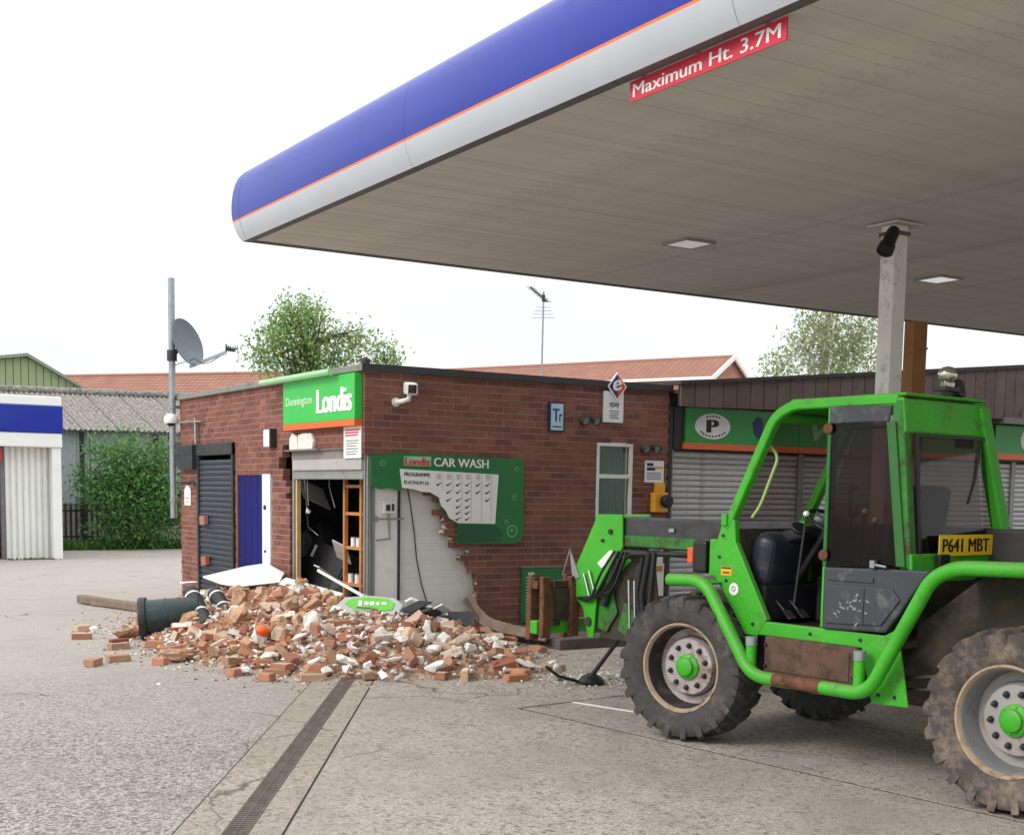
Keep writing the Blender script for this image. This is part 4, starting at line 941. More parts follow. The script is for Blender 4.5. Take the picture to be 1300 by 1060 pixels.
for k in range(10): corr((ua+k*1.02,36.15,3.14+.004*(k%2)+.012*k), (1,0,0), sl.normalized(), 1.05, sl.length, .15, .025, (0,-.3,.95)).build('roof_sheet', m_asb, sh, smooth=60)
m = MB(); m.tube([(ua,40.05,4.40),(ub,40.05,4.52)], .12, 8); m.build('ridge', m_asb, sh, smooth=50)
for k in range(9): corr((ua+.1+k*1.1,36.5,1.15), (1,0,0), (0,0,1), 1.08, 2.0+.01*k, .11, .016, (0,-1,0)).build('wall_sheet', m_pale, sh, smooth=60)
m = MB(); m.box(ua+.1,ub,36.52,36.7,0,1.149); m.box(ua+.1,ub,36.55,36.7,1.15,3.1); m.box(ua+.1,ub,43,43.2,0,3.1); m.box(ua+.1,ua+.3,36.7,43,0,3.1); m.build('wall', m_block, sh)
for x in (8.9,10.95,13.0): 
    m = MB(); m.box(x,x+.12,36.42,36.52,0,3.1); m.build('post', m_dark, sh)
m = MB(); m.prism([(ua,40.06,4.3),(ub,40.06,4.45),(ub,44,3.1),(ua,44,3.1)], (0,.0,.05)); m.build('rear_roof', m_asb, sh)
fn = thing('palisade_fence', 'low dark palisade fence between the car wash bay and the shrub', 'fence', (8.2,35.6,0))
for k in range(16):
    x = 7.0+k*.14; m = MB(); m.prism([(x,35.6,.05),(x+.06,35.6,.05),(x+.06,35.6,1.12),(x+.03,35.6,1.2),(x,35.6,1.12)], (0,.02,0)); m.build('pale', m_dark, fn)
m = MB(); m.box(6.95,9.3,35.625,35.66,.25,.30); m.box(6.95,9.3,35.625,35.66,.95,1.0); m.build('rail', m_dark, fn)
brn = thing('green_barn', 'pale green steel clad barn gable behind the car wash bay', 'barn', (12.4,60,0))
m_barn = M('barn_green', L(142,158,118), .6, var=.06, bump=.02, dirt=(L(110,122,92), .15, 1))
pk = (12.42,7.20); 
for k in range(24):
    x = 7.4+k*.32; x2 = x+.29
    zt = lambda q: pk[1]-abs(q-pk[0])*(.54 if q > pk[0] else .16)
    if x2 > 15.05: break
    m = MB(); m.prism([(x,60,0),(x2,60,0),(x2,60,zt(x2)),(x,60,zt(x))], (0,.06,0)); m.build('clad_sheet', m_barn, brn)
m = MB(); m.box(7.4,15.0,60.07,80,0,5.4); m.build('body', m_barn, brn)
m_broof = M('barn_roof', L(138,142,128), .6, var=.1, bump=.05)
m = MB(); m.prism([(pk[0],59.7,7.22),(15.25,59.7,5.68),(15.25,59.7,5.80),(pk[0],59.7,7.36)], (0,22,0)); m.build('roof_slope', m_broof, brn)
m = MB(); m.prism([(pk[0],59.7,7.22),(4.4,59.7,5.95),(4.4,59.7,6.07),(pk[0],59.7,7.36)], (0,22,0)); m.build('roof_slope', m_broof, brn)
m_tile = M('red_roof_tile', L(152,108,92), .9, var=.1, vscale=.8, bump=.1, bscale=6, rnd=.06, dirt=(L(150,112,98), .25, .6))
def tiled(parent, A_, B_, down, n_rows, n_cols, th=.022):
    """courses of tiles from ridge A-B down the slope, each course one lapped strip of separate tiles"""
    A_, B_, down = Vector(A_), Vector(B_), Vector(down); m = MB(); nrm = (B_-A_).cross(down).normalized()
    if nrm.z < 0: nrm = -nrm
    for r in range(n_rows):
        for c in range(n_cols):
            p = A_+(B_-A_)*(c/n_cols)+down*(r/n_rows); q = A_+(B_-A_)*((c+.96)/n_cols)+down*(r/n_rows); dd = down*(1.08/n_rows)
            m.add([p, q, q+dd+nrm*th, p+dd+nrm*th, p+dd, q+dd], [(0,1,2,3),(3,2,5,4)])
    return tag(m.build('roof_tiles', m_tile, parent), kind='stuff')
lr = thing('long_roof_house', 'long low building with a plain red tiled roof beyond the shed', 'house', (24,76,0))
rA, rB = Vector((17.0,84.7,8.2)), Vector((30.5,68.3,8.2)); rd = (rB-rA).normalized(); pd = Vector((-.772,-.635,0))
tiled(lr, rA, rB, pd*3.2+Vector((0,0,-1.9)), 10, 60)
m = MB(); m.tube([rA,rB], .12, 8); m.build('ridge', m_tile, lr)
m = MB(); m.prism([rA+pd*3-Vector((0,0,8.2)), rB+pd*3-Vector((0,0,8.2)), rB-pd*3-Vector((0,0,8.2)), rA-pd*3-Vector((0,0,8.2))], (0,0,6.3)); m.build('wall', m_brick, lr)
m = MB(); m.prism([rA, rB, rB-pd*3.2+Vector((0,0,-1.9)), rA-pd*3.2+Vector((0,0,-1.9))], (0,0,.04)); m.build('rear_roof', m_tile, lr)
gh = thing('gabled_house', 'house with a red tiled roof and a white edged gable behind the shop roof', 'house', (42,58,0))
hA, hB = Vector((33.5,77.45,8.74)), Vector((45.62,51.01,8.74)); hp = Vector((-.909,-.417,0)); hd_ = (hB-hA).normalized()
dn2 = hp*2.5+Vector((0,0,-1.22))
tiled(gh, hA, hB, dn2, 9, 80)
m = MB(); m.tube([hA,hB], .1, 8); m.build('ridge', m_tile, gh)
m = MB(); m.prism([hA, hB, hB-hp*2.5+Vector((0,0,-1.22)), hA-hp*2.5+Vector((0,0,-1.22))], (0,0,.04)); m.build('rear_roof', m_tile, gh)
m = MB(); e_ = hB-hd_*.25; m.prism([e_+Vector((0,0,-.06)), e_+hp*2.3+Vector((0,0,-1.2)), e_+hp*2.3-Vector((0,0,8.7)), e_-hp*2.3-Vector((0,0,8.7)), e_-hp*2.3+Vector((0,0,-1.2))], -hd_*25); m.build('wall', M('house_brick', L(160,116,92), .9, var=.2, vscale=3, bump=.1), gh)
for sg in (1,-1):
    m = MB(); m.beam(hB+Vector((0,0,-.02)), hB+hp*2.6*sg+Vector((0,0,-1.29)), .10, .22); m.build('bargeboard', m_white, gh)
m = MB(); m.beam(hA+dn2+hp*.06+Vector((0,0,-.05)), hB+dn2+hp*.06+Vector((0,0,-.05)), .14, .14); m.build('gutter', m_white, gh)

# ------------------------------------------------------------------ trees and shrubs
def leaf_material(name, col, hue=.025, rnd=.3):
    m = M(name, col, .6, var=.1, vscale=1, bump=0, rnd=rnd, hue=hue, spec=.3)
    n, l = m.node_tree.nodes, m.node_tree.links; p = n['Principled BSDF']; o = n['Material Output']
    tl = n.new('ShaderNodeBsdfTranslucent'); l.new([k for k in n if k.type == 'HUE_SAT'][0].outputs[0], tl.inputs[0])
    mx = n.new('ShaderNodeMixShader'); mx.inputs[0].default_value = .35; l.new(p.outputs[0], mx.inputs[1]); l.new(tl.outputs[0], mx.inputs[2]); l.new(mx.outputs[0], o.inputs[0]); return m
m_bark = M('bark', L(92,80,66), .95, var=.3, vscale=10, bump=.4)
m_birchbark = M('birch_bark', L(196,190,180), .85, var=.2, vscale=8, bump=.2, dirt=(L(60,56,52), .2, 9))
def leaves(rng, blobs, count, size, droop=0, shell=.55, twig=None):
    m = MB(); vol = [b[3]**2 for b in blobs]; tot = sum(vol)
    for b, w in zip(blobs, vol):
        n = int(count*w/tot); cl = []
        nc = max(6, int(n/16))
        for _ in range(nc):
            d = Vector((rng.gauss(0,1),rng.gauss(0,1),rng.gauss(0,1))).normalized()*(b[3]*rng.uniform(.15,1.12)**shell)
            cl.append(Vector(b[:3])+d)
        for k in range(n):
            c = cl[k%nc]+Vector((rng.gauss(0,1),rng.gauss(0,1),rng.gauss(0,1)-droop*abs(rng.gauss(0,1))))*(size*1.5)
            s = size*rng.uniform(.55,1.25); R = Euler((rng.uniform(-1,1)*1.1,rng.uniform(-1,1)*1.1,rng.uniform(0,6.3))).to_matrix()
            pts = [Vector((-.5,0,0)),Vector((-.05,-.27,.04)),Vector((.55,0,-.03)),Vector((-.05,.27,.04))]
            m.add([c+R@(p*s) for p in pts], [(0,1,2,3)])
    return m
def tree(name, label, base, blobs, count, size, leafm, barkm, seed, trunk_r=.12, droop=0, limbs=14, group=None):
    rng = random.Random(seed); t = thing(name, label, 'tree', base, group)
    m = MB(); top = max(b[2] for b in blobs); cx = sum(b[0] for b in blobs)/len(blobs); cy = sum(b[1] for b in blobs)/len(blobs)
    B = Vector(base); pts = [B+Vector(((cx-B.x)*f**2, (cy-B.y)*f**2, 0))+Vector((rng.uniform(-.06,.06),rng.uniform(-.06,.06),(top-.1)*f)) for f in (0,.12,.3,.5,.7,.88,1)]
    m.tube(pts, [trunk_r*1.5,trunk_r,trunk_r*.9,trunk_r*.7,trunk_r*.5,trunk_r*.3,.02], 10); m.build('trunk', barkm, t, smooth=60)
    m = MB()
    for k in range(limbs):
        b = blobs[k%len(blobs)]; f = rng.uniform(.35,.85); i = f*6; a = pts[int(i)].lerp(pts[min(6,int(i)+1)], i-int(i))
        e = Vector(b[:3])+Vector((rng.gauss(0,.4),rng.gauss(0,.4),rng.gauss(0,.4)))*b[3]; mid = a.lerp(e,.5)+Vector((rng.uniform(-.1,.1),rng.uniform(-.1,.1),rng.uniform(.0,.25)))
        m.tube([a,mid,e], [trunk_r*.4,trunk_r*.25,.008], 6)
        for q in range(5):
            s0 = mid.lerp(e, rng.random()); m.tube([s0, s0+Vector((rng.gauss(0,.3),rng.gauss(0,.3),rng.gauss(.1,.3)))*b[3]], [.014,.004], 4)
    m.build('limbs', barkm, t)
    leaves(rng, blobs, count, size, droop).build('crown', leafm, t)
    return t
m_leaf1 = leaf_material('tree_leaf', L(138,166,98), .02, .35); m_leaf2 = leaf_material('birch_leaf', L(146,158,108), .02); m_leaf3 = leaf_material('shrub_leaf', L(96,142,74), .03, .4)
tree('leafy_tree', 'bushy green tree rising behind the shop name sign', (14.6,34.3,0),
     [(14.3,34,6.05,.8),(13.6,34,5.45,.65),(13.12,34,5.25,.34),(14.85,34.3,5.5,.95),(15.75,34,5.6,.6),(16.2,33.9,5.95,.36),(14.1,34,6.6,.34),(14.72,34,6.5,.4),(13.75,34,6.05,.38),(14.7,34.4,4.4,1.2),(15.8,34.2,4.7,.7)], 9500, .125, m_leaf1, m_bark, 4, .16, 0, 22)
tree('small_tree', 'small green tree top showing behind the corner of the shop roof', (17.0,34.0,0), [(16.95,34,5.45,.42),(17.0,34.1,4.8,.6),(16.98,34,5.75,.2)], 1500, .125, m_leaf1, m_bark, 9, .06, 0, 6)
tree('birch_tree', 'tall thin leaved birch tree behind the brown cladding', (30.9,30.2,0),
     [(29.2,30,5.9,.8),(29.9,30,6.8,.8),(30.8,30,6.6,1.0),(31.6,30,7.2,1.0),(32.4,30,6.5,.9),(30.4,30,7.7,.8),(28.6,30,5.6,.45),(31.4,30,5.7,1.0),(32.9,30.1,7.6,.8),(31.2,30.2,8.4,.8),(30.4,30,5.2,.9)], 8000, .13, m_leaf2, m_birchbark, 6, .12, 1.2, 30)
tree('ivy_shrub', 'big dark green shrub growing against the pale shed', (9.6,34.4,0),
     [(9.3,34.3,2.3,.75),(9.9,34.3,2.3,.8),(10.5,34.3,1.9,.7),(8.75,34.3,1.6,.5),(9.5,34.2,1.3,.9),(10.3,34.2,1.1,.8),(10.8,34.2,.8,.55),(9.0,34.2,.7,.5),(9.7,34.2,.5,.8),(10.4,34.2,2.5,.4),(8.6,34.3,1.95,.28),(10.9,34.2,1.55,.4)], 11000, .125, m_leaf3, m_bark, 12, .06, .5, 24)
rg = random.Random(21); gmb = MB()
for k in range(5200):
    x = rg.uniform(7.0,13.5); y = 34.0+rg.random()**1.5*1.4-(.25 if x < 9 else 0)+(x-9)*-.02; h = rg.uniform(.05,.30); a = rg.uniform(0,6.3); w = rg.uniform(.02,.05)
    d = Vector((math.cos(a)*w, math.sin(a)*w, 0)); tp_ = Vector((x+rg.uniform(-.1,.1), y+rg.uniform(-.1,.1), h))
    gmb.add([Vector((x,y,0))-d, Vector((x,y,0))+d, tp_], [(0,1,2)])
tag(gmb.build('weeds', leaf_material('weed_leaf', L(84,124,56), .03)), 'green weeds and grass along the foot of the shed', 'weeds', kind='stuff')
# ------------------------------------------------------------------ green telehandler (x forward, y to its left, z up)
TH = thing('telehandler', 'muddy bright green telehandler with dark cab windows parked under the canopy', 'telehandler', (6.71,4.45,.008), rot=1.6639, local=True)
m_tg = M('machine_green', L(60,170,34), .5, var=.14, vscale=2.5, bump=.05, bscale=24, dirt=(L(88,96,52), .2, 6), dust=(L(150,138,112), .5, .5))
m_tgd = M('dirty_machine_green', L(46,124,40), .6, var=.25, vscale=5, bump=.1, dirt=(L(72,62,48), .45, 6))
m_grime = M('greasy_chassis', L(58,54,46), .75, var=.3, vscale=6, bump=.2, dirt=(L(92,78,62), .35, 7))
m_boom = M('boom_steel', L(60,61,66), .5, var=.2, vscale=6, bump=.08, dirt=(L(58,54,52), .4, 7))
m_mudbox = M('muddy_panel', L(98,72,58), .85, var=.25, vscale=5, bump=.15, dirt=(L(66,50,42), .4, 8))
m_tyre = M('tyre_rubber', L(66,64,64), .9, var=.2, vscale=8, bump=.2, bscale=40, dirt=(L(104,96,88), .32, 6))
m_tyre2 = M('muddy_tyre_rubber', L(74,70,68), .9, var=.2, vscale=8, bump=.2, bscale=40, dirt=(L(134,120,106), .45, 6))
m_barrel = M('rim_barrel', L(44,40,38), .8, var=.3, vscale=6, bump=.1, dirt=(L(104,80,62), .3, 8))
m_barrel2 = M('rim_barrel_grey', L(122,122,124), .5, var=.15, vscale=6, bump=.05, dirt=(L(104,88,74), .25, 8))
m_lip = M('rim_lip', L(168,148,126), .65, var=.2, vscale=8, bump=.08, dirt=(L(110,84,66), .35, 9))
m_rim = M('rim_grey', L(158,155,154), .55, var=.12, vscale=5, bump=.05, dirt=(L(140,112,88), .25, 7))
m_rimdirty = M('rim_rusty', L(172,166,166), .65, var=.18, vscale=6, bump=.08, dirt=(L(120,88,66), .36, 9))
m_seat = M('seat_vinyl', L(38,38,44), .6, var=.15, bump=.08)
m_dash = M('dash_plastic', L(42,46,58), .4, var=.15, vscale=6, bump=.04, dirt=(L(96,92,88), .2, 6))
m_doorp = M('door_plastic', L(58,62,70), .5, var=.14, vscale=5, bump=.06, dirt=(L(112,112,112), .25, 7))
m_tint = glass('tinted_cab_glass', (.42,.33,.31), .05)
m_tint2 = glass('cab_glass', (.66,.62,.60), .03)
def rnd_path(pts, r, n=5):
    pts = [Vector(p) for p in pts]; out = [pts[0]]
    for i in range(1, len(pts)-1):
        a, b, c = pts[i-1], pts[i], pts[i+1]; u, v = (a-b), (c-b); k = min(r, u.length*.45, v.length*.45)
        p, q = b+u.normalized()*k, b+v.normalized()*k
        for j in range(n+1): t = j/n; out.append(p*(1-t)**2+b*2*t*(1-t)+q*t*t)
    out.append(pts[-1]); return out
TH.scale = (.965,.965,.972)
# wheels: rim is the part; tyre, hub and nuts are its pieces. Axis = +Y outward
WR = .52
def wheel_meshes(rimmat, seed, barrel, lip, tyre_m):
    rq = random.Random(seed); d = {}
    m = MB(); m.lathe([(.132,.300),(.142,.318),(.150,.316),(.150,.304),(.140,.297),(.122,.290)], (0,0,0), (0,1,0), 48, 2)
    m.lathe([(.122,.290),(.105,.282),(.0,.274),(-.05,.262),(-.05,.236),(-.01,.212)], (0,0,0), (0,1,0), 48, 1)
    m.lathe([(-.01,.212),(.020,.207),(.040,.196),(.044,.18),(.044,.0)], (0,0,0), (0,1,0), 48, 0)
    m.lathe([(-.14,.318),(-.14,.28),(-.02,.27),(-.02,0)], (0,0,0), (0,1,0), 32)
    d['rim'] = m.mesh('wheel', [rimmat, barrel, lip], 35)
    m = MB(); tp = [(.128,.306),(.150,.325),(.166,.36),(.172,.41),(.170,.455),(.156,.486),(.10,.496),(0,.499)]
    m.lathe(tp+[(-a,b) for a,b in tp[-2::-1]], (0,0,0), (0,1,0), 64)
    N = 21
    def pt(a, dd, r): return Vector((r*math.cos(a), dd, r*math.sin(a)))
    for sgn in (1,-1):
        for k in range(N):
            a0 = 2*PI*(k+(.5 if sgn < 0 else 0))/N; hw = .058; jr = rq.uniform(-.003,.002)
            sec = []
            for (dd, da, r0, r1, w) in ((.172,-.0,.42,.455,1.0),(.176,.0,.44,.500+jr,1.05),(.150,.035,.46,WR-.004+jr,1.0),(.075,.12,.47,WR+jr,.9),(-.012,.20,.47,WR-.003+jr,.75)):
                a = a0+da; 
                sec.append((pt(a-hw*w,dd*sgn,r0), pt(a+hw*w,dd*sgn,r0), pt(a+hw*w*.72,dd*sgn*(1.0 if dd < .17 else 1.06),r1), pt(a-hw*w*.72,dd*sgn*(1.0 if dd < .17 else 1.06),r1)))
            vs = [p for s in sec for p in s]; fs = []
            for i in range(len(sec)-1):
                for j in range(4): fs.append((i*4+j, i*4+(j+1)%4, (i+1)*4+(j+1)%4, (i+1)*4+j))
            fs += [(0,1,2,3), tuple(len(vs)-1-j for j in range(4))]
            if sgn < 0: fs = [f[::-1] for f in fs]
            m.add(vs, fs)
    me = m.mesh('tyre', tyre_m); bm = bmesh.new(); bm.from_mesh(me); bmesh.ops.recalc_face_normals(bm, faces=bm.faces[:]); bm.to_mesh(me); bm.free()
    me.polygons.foreach_set('use_smooth', [True]*len(me.polygons)); me.set_sharp_from_angle(angle=math.radians(32)); d['tyre'] = me
    m = MB(); m.lathe([(.044,.092),(.060,.092),(.066,.084),(.072,.066),(.094,.062),(.100,.052),(.100,0)], (0,0,0), (0,1,0), 28)
    for k in range(6): a = 2*PI*k/6; m.lathe([(.066,0),(.066,.009),(.074,.009),(.074,0)], (.076*math.cos(a),0,.076*math.sin(a)), (0,1,0), 6)
    d['hub'] = m.mesh('hub', m_tg, 40)
    m = MB(); m.lathe([(.044,.022),(.048,.022),(.048,.015),(.070,.014),(.072,.008),(.078,.008),(.078,0)], (0,0,0), (0,1,0), 6); d['nut'] = m.mesh('wheel_nut', m_dark, 30)
    return d
wm_f, wm_r = wheel_meshes(m_rimdirty, 1, m_barrel, m_lip, m_tyre), wheel_meshes(m_rim, 2, m_barrel2, m_lip, m_tyre2)
def wheel(x, y, ang, d, spin):
    w = link('wheel', d['rim'], TH); w.location = (x,y,.517); w.rotation_euler = (0, spin, ang)
    link('tyre', d['tyre'], w); link('hub', d['hub'], w)
    for k in range(10):
        a = 2*PI*k/10+.2; o = link('wheel_nut', d['nut'], w); o.location = (.150*math.cos(a),0,.150*math.sin(a))
wheel(-.06, .76, 0, wm_r, .3); wheel(2.50, .755, .20, wm_f, 1.1); wheel(-.06,-.76, PI, wm_r, .7); wheel(2.50,-.755, PI+.17, wm_f, .2)
# chassis
m = MB(); m.box(-.75,2.95,-.28,.36,.42,.79); m.box(2.2,3.0,-.25,.3,.79,1.0); m.build('chassis', m_grime, TH, bevel=.02)
m = MB()
for x in (-.06,2.42): m.tube([(x,-.62,.50),(x,-.2,.47),(x,.2,.47),(x,.62,.50)], [.085,.11,.11,.085], 12)
m.build('axle', m_grime, TH, smooth=50)
m = MB(); m.tube(rnd_path([(2.67,.83,1.125),(2.32,.83,1.14),(1.87,.83,.53),(.92,.83,.53),(.50,.83,1.27),(.34,.83,1.34),(-.95,.83,1.37)], .13, 7), .044, 14); m.build('side_guard', m_tg, TH, smooth=60)
m = MB(); m.tube([(1.66,.83,.532),(1.27,.83,.531)], .0455, 14); m.build('guard_rust_patch', m_rust, TH, smooth=60)
m = MB(); m.box(-.95,.36,.42,.80,1.33,1.348); m.prism([(.36,.42,1.33),(.36,.80,1.33),(.49,.80,1.25),(.49,.42,1.25)], (0,0,.016)); m.build('rear_fender', m_tg, TH, bevel=.004)
m = MB(); m.prism([(1.02,.40,.45),(.86,.40,.95),(.36,.40,1.328),(-.95,.40,1.328),(-.95,.40,.6),(.3,.40,.6),(.42,.40,.45)], (0,-.012,0)); m.build('arch_panel', m_grime, TH)
m = MB(); m.box(2.3,2.66,.45,.81,1.118,1.13); m.build('front_fender', m_tg, TH, bevel=.004)
m = MB(); m.prism([(.70,.72,.47),(.97,.72,.46),(1.06,.72,.80),(.80,.72,.94)], (0,-.015,0)); m.build('gusset', m_tg, TH, bevel=.004)
m = MB(); m.box(1.09,1.85,.40,.73,.53,.795); m.build('battery_box', m_mudbox, TH, bevel=.01)
m = MB(); m.box(1.14,1.80,.73,.737,.57,.76); m.build('battery_cover', m_mudbox, TH, bevel=.004)
for x in (1.90,1.01):
    m = MB(); m.tube([(x,.80,.53),(x,.80,.73)], .036, 14); m.build('step_post', m_tg, TH, smooth=50)
    m = MB(); m.tube([(x,.80,.731),(x,.80,.79)], .041, 14); m.build('post_sleeve', m_galv, TH, smooth=50)
# cab
yl, yr = .68, -.20
m = MB(); m.prism([(2.30,yl,1.58),(2.38,yl,1.36),(2.41,yl,1.21),(2.07,yl,.78),(1.96,yl,.78),(1.88,yl,.90),(2.185,yl,1.41),(2.20,yl,1.56)], (0,-.05,0)); m.build('front_side_panel', m_tg, TH, bevel=.008)
m = MB(); m.prism([(1.955,yl+.002,.79),(.83,yl+.002,.79),(.83,yl+.002,.885),(1.89,yl+.002,.885)], (0,-.05,0)); m.build('sill', m_tg, TH, bevel=.008)
def frame_side(y):
    m = MB(); m.tube(rnd_path([(2.285,y,1.50),(1.885,y,2.25),(1.73,y,2.325),(.90,y,2.325)], .10, 5), .047, 4, 0, PI/4); return m.build('roof_rail', m_tg, TH, smooth=32, bevel=.012)
frame_side(yl-.03); frame_side(yr+.05)
m = MB(); m.tube([(1.885,yl-.03,2.25),(1.885,yr+.05,2.25)], .035, 8); m.build('front_header', m_tg, TH, smooth=50)
m = MB(); m.tube([(2.26,yr+.05,1.55),(2.20,yr+.05,.85)], .04, 8); m.build('right_front_post', m_tg, TH, smooth=50)
m = MB(); m.box(1.385,1.43,yl-.06,yl-.005,.89,2.30); m.build('centre_post', m_tg, TH, bevel=.006)
m = MB(); m.beam((.905,yl-.035,2.32),(.795,yl-.035,1.30),.075,.08,(1,0,0)); m.build('rear_post', m_tgd, TH, bevel=.012)
m = MB(); m.beam((.875,yr+.05,2.31),(.70,yr-.10,1.26),.10,.085,(1,0,0)); m.build('rear_post', m_tg, TH, bevel=.014)
m = MB(); m.prism([(.86,yr-.0,2.345),(1.74,yr-.0,2.345),(1.885,yr+.03,2.275),(1.885,yl-.05,2.275),(1.74,yl-.02,2.345),(.86,yl-.02,2.345)], (0,0,.02)); m.build('roof', m_tg, TH, bevel=.01)
m = MB(); m.prism([(.86,yr+.0,2.33),(.86,yl-.0,2.33),(.835,yl-.0,2.12),(.835,yr+.0,2.12)], (.05,0,0)); m.build('rear_roof_band', m_tg, TH, bevel=.015)
m = MB(); m.box(.865,1.40,yl-.045,yl-.002,2.255,2.335); m.build('side_roof_band', m_tg, TH, bevel=.012)
m = MB(); m.prism([(.74,yr-.1,1.235),(.74,yl-.0,1.235),(.755,yl-.0,1.395),(.755,yr-.1,1.395)], (.03,0,0)); m.build('rear_panel', m_tg, TH, bevel=.01)
m = MB(); m.prism([(.825,yr+.02,2.12),(.825,yl-.08,2.12),(.765,yl-.08,1.396),(.765,yr-.05,1.396)], (.006,0,0)); m.build('rear_window', m_tint2, TH)
m = MB(); m.beam((.822,yl-.09,2.12),(.762,yl-.09,1.396),.02,.025,(1,0,0)); m.beam((.822,yr+.03,2.12),(.762,yr-.05,1.396),.02,.025,(1,0,0)); m.beam((.823,yr+.03,2.11),(.823,yl-.09,2.11),.02,.025,(1,0,0)); m.build('window_seal', m_black, TH)
m = MB(); m.prism([(1.38,yl+.012,2.19),(.965,yl+.012,2.19),(.85,yl+.012,1.315),(1.38,yl+.012,1.285)], (0,-.006,0)); m.build('door_window', m_tint, TH)
m = MB(); m.prism([(1.40,yl+.018,2.30),(.93,yl+.018,2.29),(.95,yl+.018,2.191),(1.40,yl+.018,2.191)], (0,-.02,0)); m.build('door_top', m_doorp, TH, bevel=.008)
dg_ = M('door_green', L(40,104,40), .5, var=.15, dirt=(L(60,60,50), .2, 6))
m = MB(); m.box(1.382,1.41,yl-.0,yl+.02,1.285,2.19); m.prism([(.964,yl+.02,2.19),(.90,yl+.02,2.19),(.785,yl+.02,1.315),(.849,yl+.02,1.315)], (0,-.02,0)); m.build('door_frame', dg_, TH, bevel=.004)
for z in (2.16,1.36):
    m = MB(); m.lathe([(0,0),(0,.035),(.012,.035),(.02,.02),(.02,0)], (1.40,yl+.02,z), (0,1,0), 14); m.build('door_hinge', m_rust, TH, smooth=40)
m = MB(); m.prism([(1.395,yl+.025,1.283),(.60,yl+.025,1.305),(.90,yl+.025,.905),(1.395,yl+.025,.885)], (0,-.04,0)); dpn = m.build('lower_door', m_doorp, TH, bevel=.014)
m = MB(); m.prism([(1.36,yl+.036,1.17),(.86,yl+.036,1.18),(.80,yl+.036,1.11),(.93,yl+.036,.945),(1.36,yl+.036,.925)], (0,-.012,0)); m.build('recessed_panel', m_doorp, dpn, bevel=.008)
m = MB(); m.box(1.06,1.075,yl+.037,yl+.042,.94,1.17); m.box(1.0,1.36,yl+.026,yl+.036,1.205,1.235); m.build('moulding', m_doorp, dpn, bevel=.003)
m = MB(); rs_ = random.Random(4)
for k in range(26):
    x, z = rs_.gauss(1.16,.07), rs_.gauss(1.03,.045); m.obox((x,yl+.0375,z), (rs_.uniform(.008,.03),.002,rs_.uniform(.004,.012)), Matrix.Rotation(rs_.uniform(-.8,.8),3,'Y'))
tag(m.build('scuff', m_grey, dpn), kind='stuff')
m = MB(); m.box(.985,1.02,yl+.02,yl+.05,1.30,1.345); m.tube([(1.0,yl+.04,1.32),(.90,yl+.045,1.31)], .008, 6); m.build('door_handle', m_galv, TH)
m = MB(); m.box(.86,2.2,yr,yl-.06,.80,.84); m.build('cab_floor', m_grime, TH)
m = MB(); m.prism([(2.24,yl-.06,1.55),(2.24,yr+.05,1.55),(1.90,yr+.05,2.24),(1.90,yl-.06,2.24)], (.006,0,0)); m.build('windscreen', m_tint2, TH)
m = MB(); m.prism([(2.15,yr+.02,1.5),(1.84,yr+.02,2.24),(.93,yr+.02,2.28),(.80,yr+.02,1.3),(2.15,yr+.02,1.3)], (0,.006,0)); m.build('right_window', m_tint2, TH)
m = MB(); m.box(.84,2.2,yr-.0,yr+.03,.84,1.30); m.box(2.2,2.24,yr,yl-.06,.84,1.5); m.build('cab_lining', m_grime, TH)
# inside the cab
m = MB(); m.obox((2.10,.30,1.28), (.20,.50,.40), Euler((0,-.18,0)).to_matrix()); m.build('dashboard', m_dash, TH, bevel=.09, bseg=5)
m = MB(); m.obox((1.98,.14,1.46), (.26,.46,.09), Euler((0,.25,0)).to_matrix()); m.box(2.02,2.18,-.1,.55,.86,1.12); m.build('instrument_binnacle', m_seat, TH, bevel=.03, bseg=3)
m = MB(); m.box(1.55,1.95,-.14,.10,.84,1.18); m.build('side_console', m_seat, TH, bevel=.03)
m = MB()
for y_ in (.28,.42): m.obox((1.9,y_,.92), (.08,.07,.015), Euler((0,-.7,0)).to_matrix()); m.tube([(1.92,y_,.92),(2.08,y_,1.05)], .01, 6)
m.build('pedals', m_dark, TH)
m = MB(); m.lathe([(0,0),(0,.05),(.02,.06),(.03,.055),(.03,0)], (1.85,.42,1.50), (-.6,.2,.75), 18); m.lathe([(0,0),(0,.05),(.02,.06),(.03,.055),(.03,0)], (1.86,.08,1.52), (-.6,.2,.75), 18); m.build('gauge', m_black, TH, smooth=40)
m = MB(); o_ = Vector((1.70,.26,1.55)); ax = Vector((-.5,0,.86)).normalized(); q1 = Vector((0,1,0)); q2 = ax.cross(q1); ring = [o_+q1*(.17*math.cos(2*PI*k/28))+q2*(.17*math.sin(2*PI*k/28)) for k in range(29)]
m.tube(ring, .014, 8)
for k in range(3): a = 2*PI*k/3+.5; m.tube([o_-ax*.03, o_+q1*(.16*math.cos(a))+q2*(.16*math.sin(a))], .010, 6)
m.tube([o_-ax*.0, Vector((1.98,.26,1.15))], .028, 8); m.build('steering_wheel', m_black, TH, smooth=50)
m = MB(); kn = MB()
for (x,y,z) in ((1.66,-.05,1.62),(1.60,-.09,1.56),(1.72,.50,1.60)):
    m = MB(); kn = MB(); m.tube([(x+.08,y,1.0),(x,y,z)], .009, 6); kn.lathe([(0,0),(.006,.018),(.022,.024),(.036,.016),(.04,0)], (x,y,z-.005), (0,0,1), 10)
    kn.build('lever_knob', m_whitep, m.build('lever', m_dark, TH), smooth=60)
m = MB(); m.box(1.0,1.46,.02,.48,1.10,1.22); m.obox((1.02,.25,1.50), (.12,.46,.62), Euler((0,-.14,0)).to_matrix()); m.box(1.08,1.40,.1,.4,.84,1.10); m.build('seat', m_seat, TH, bevel=.04, bseg=3)
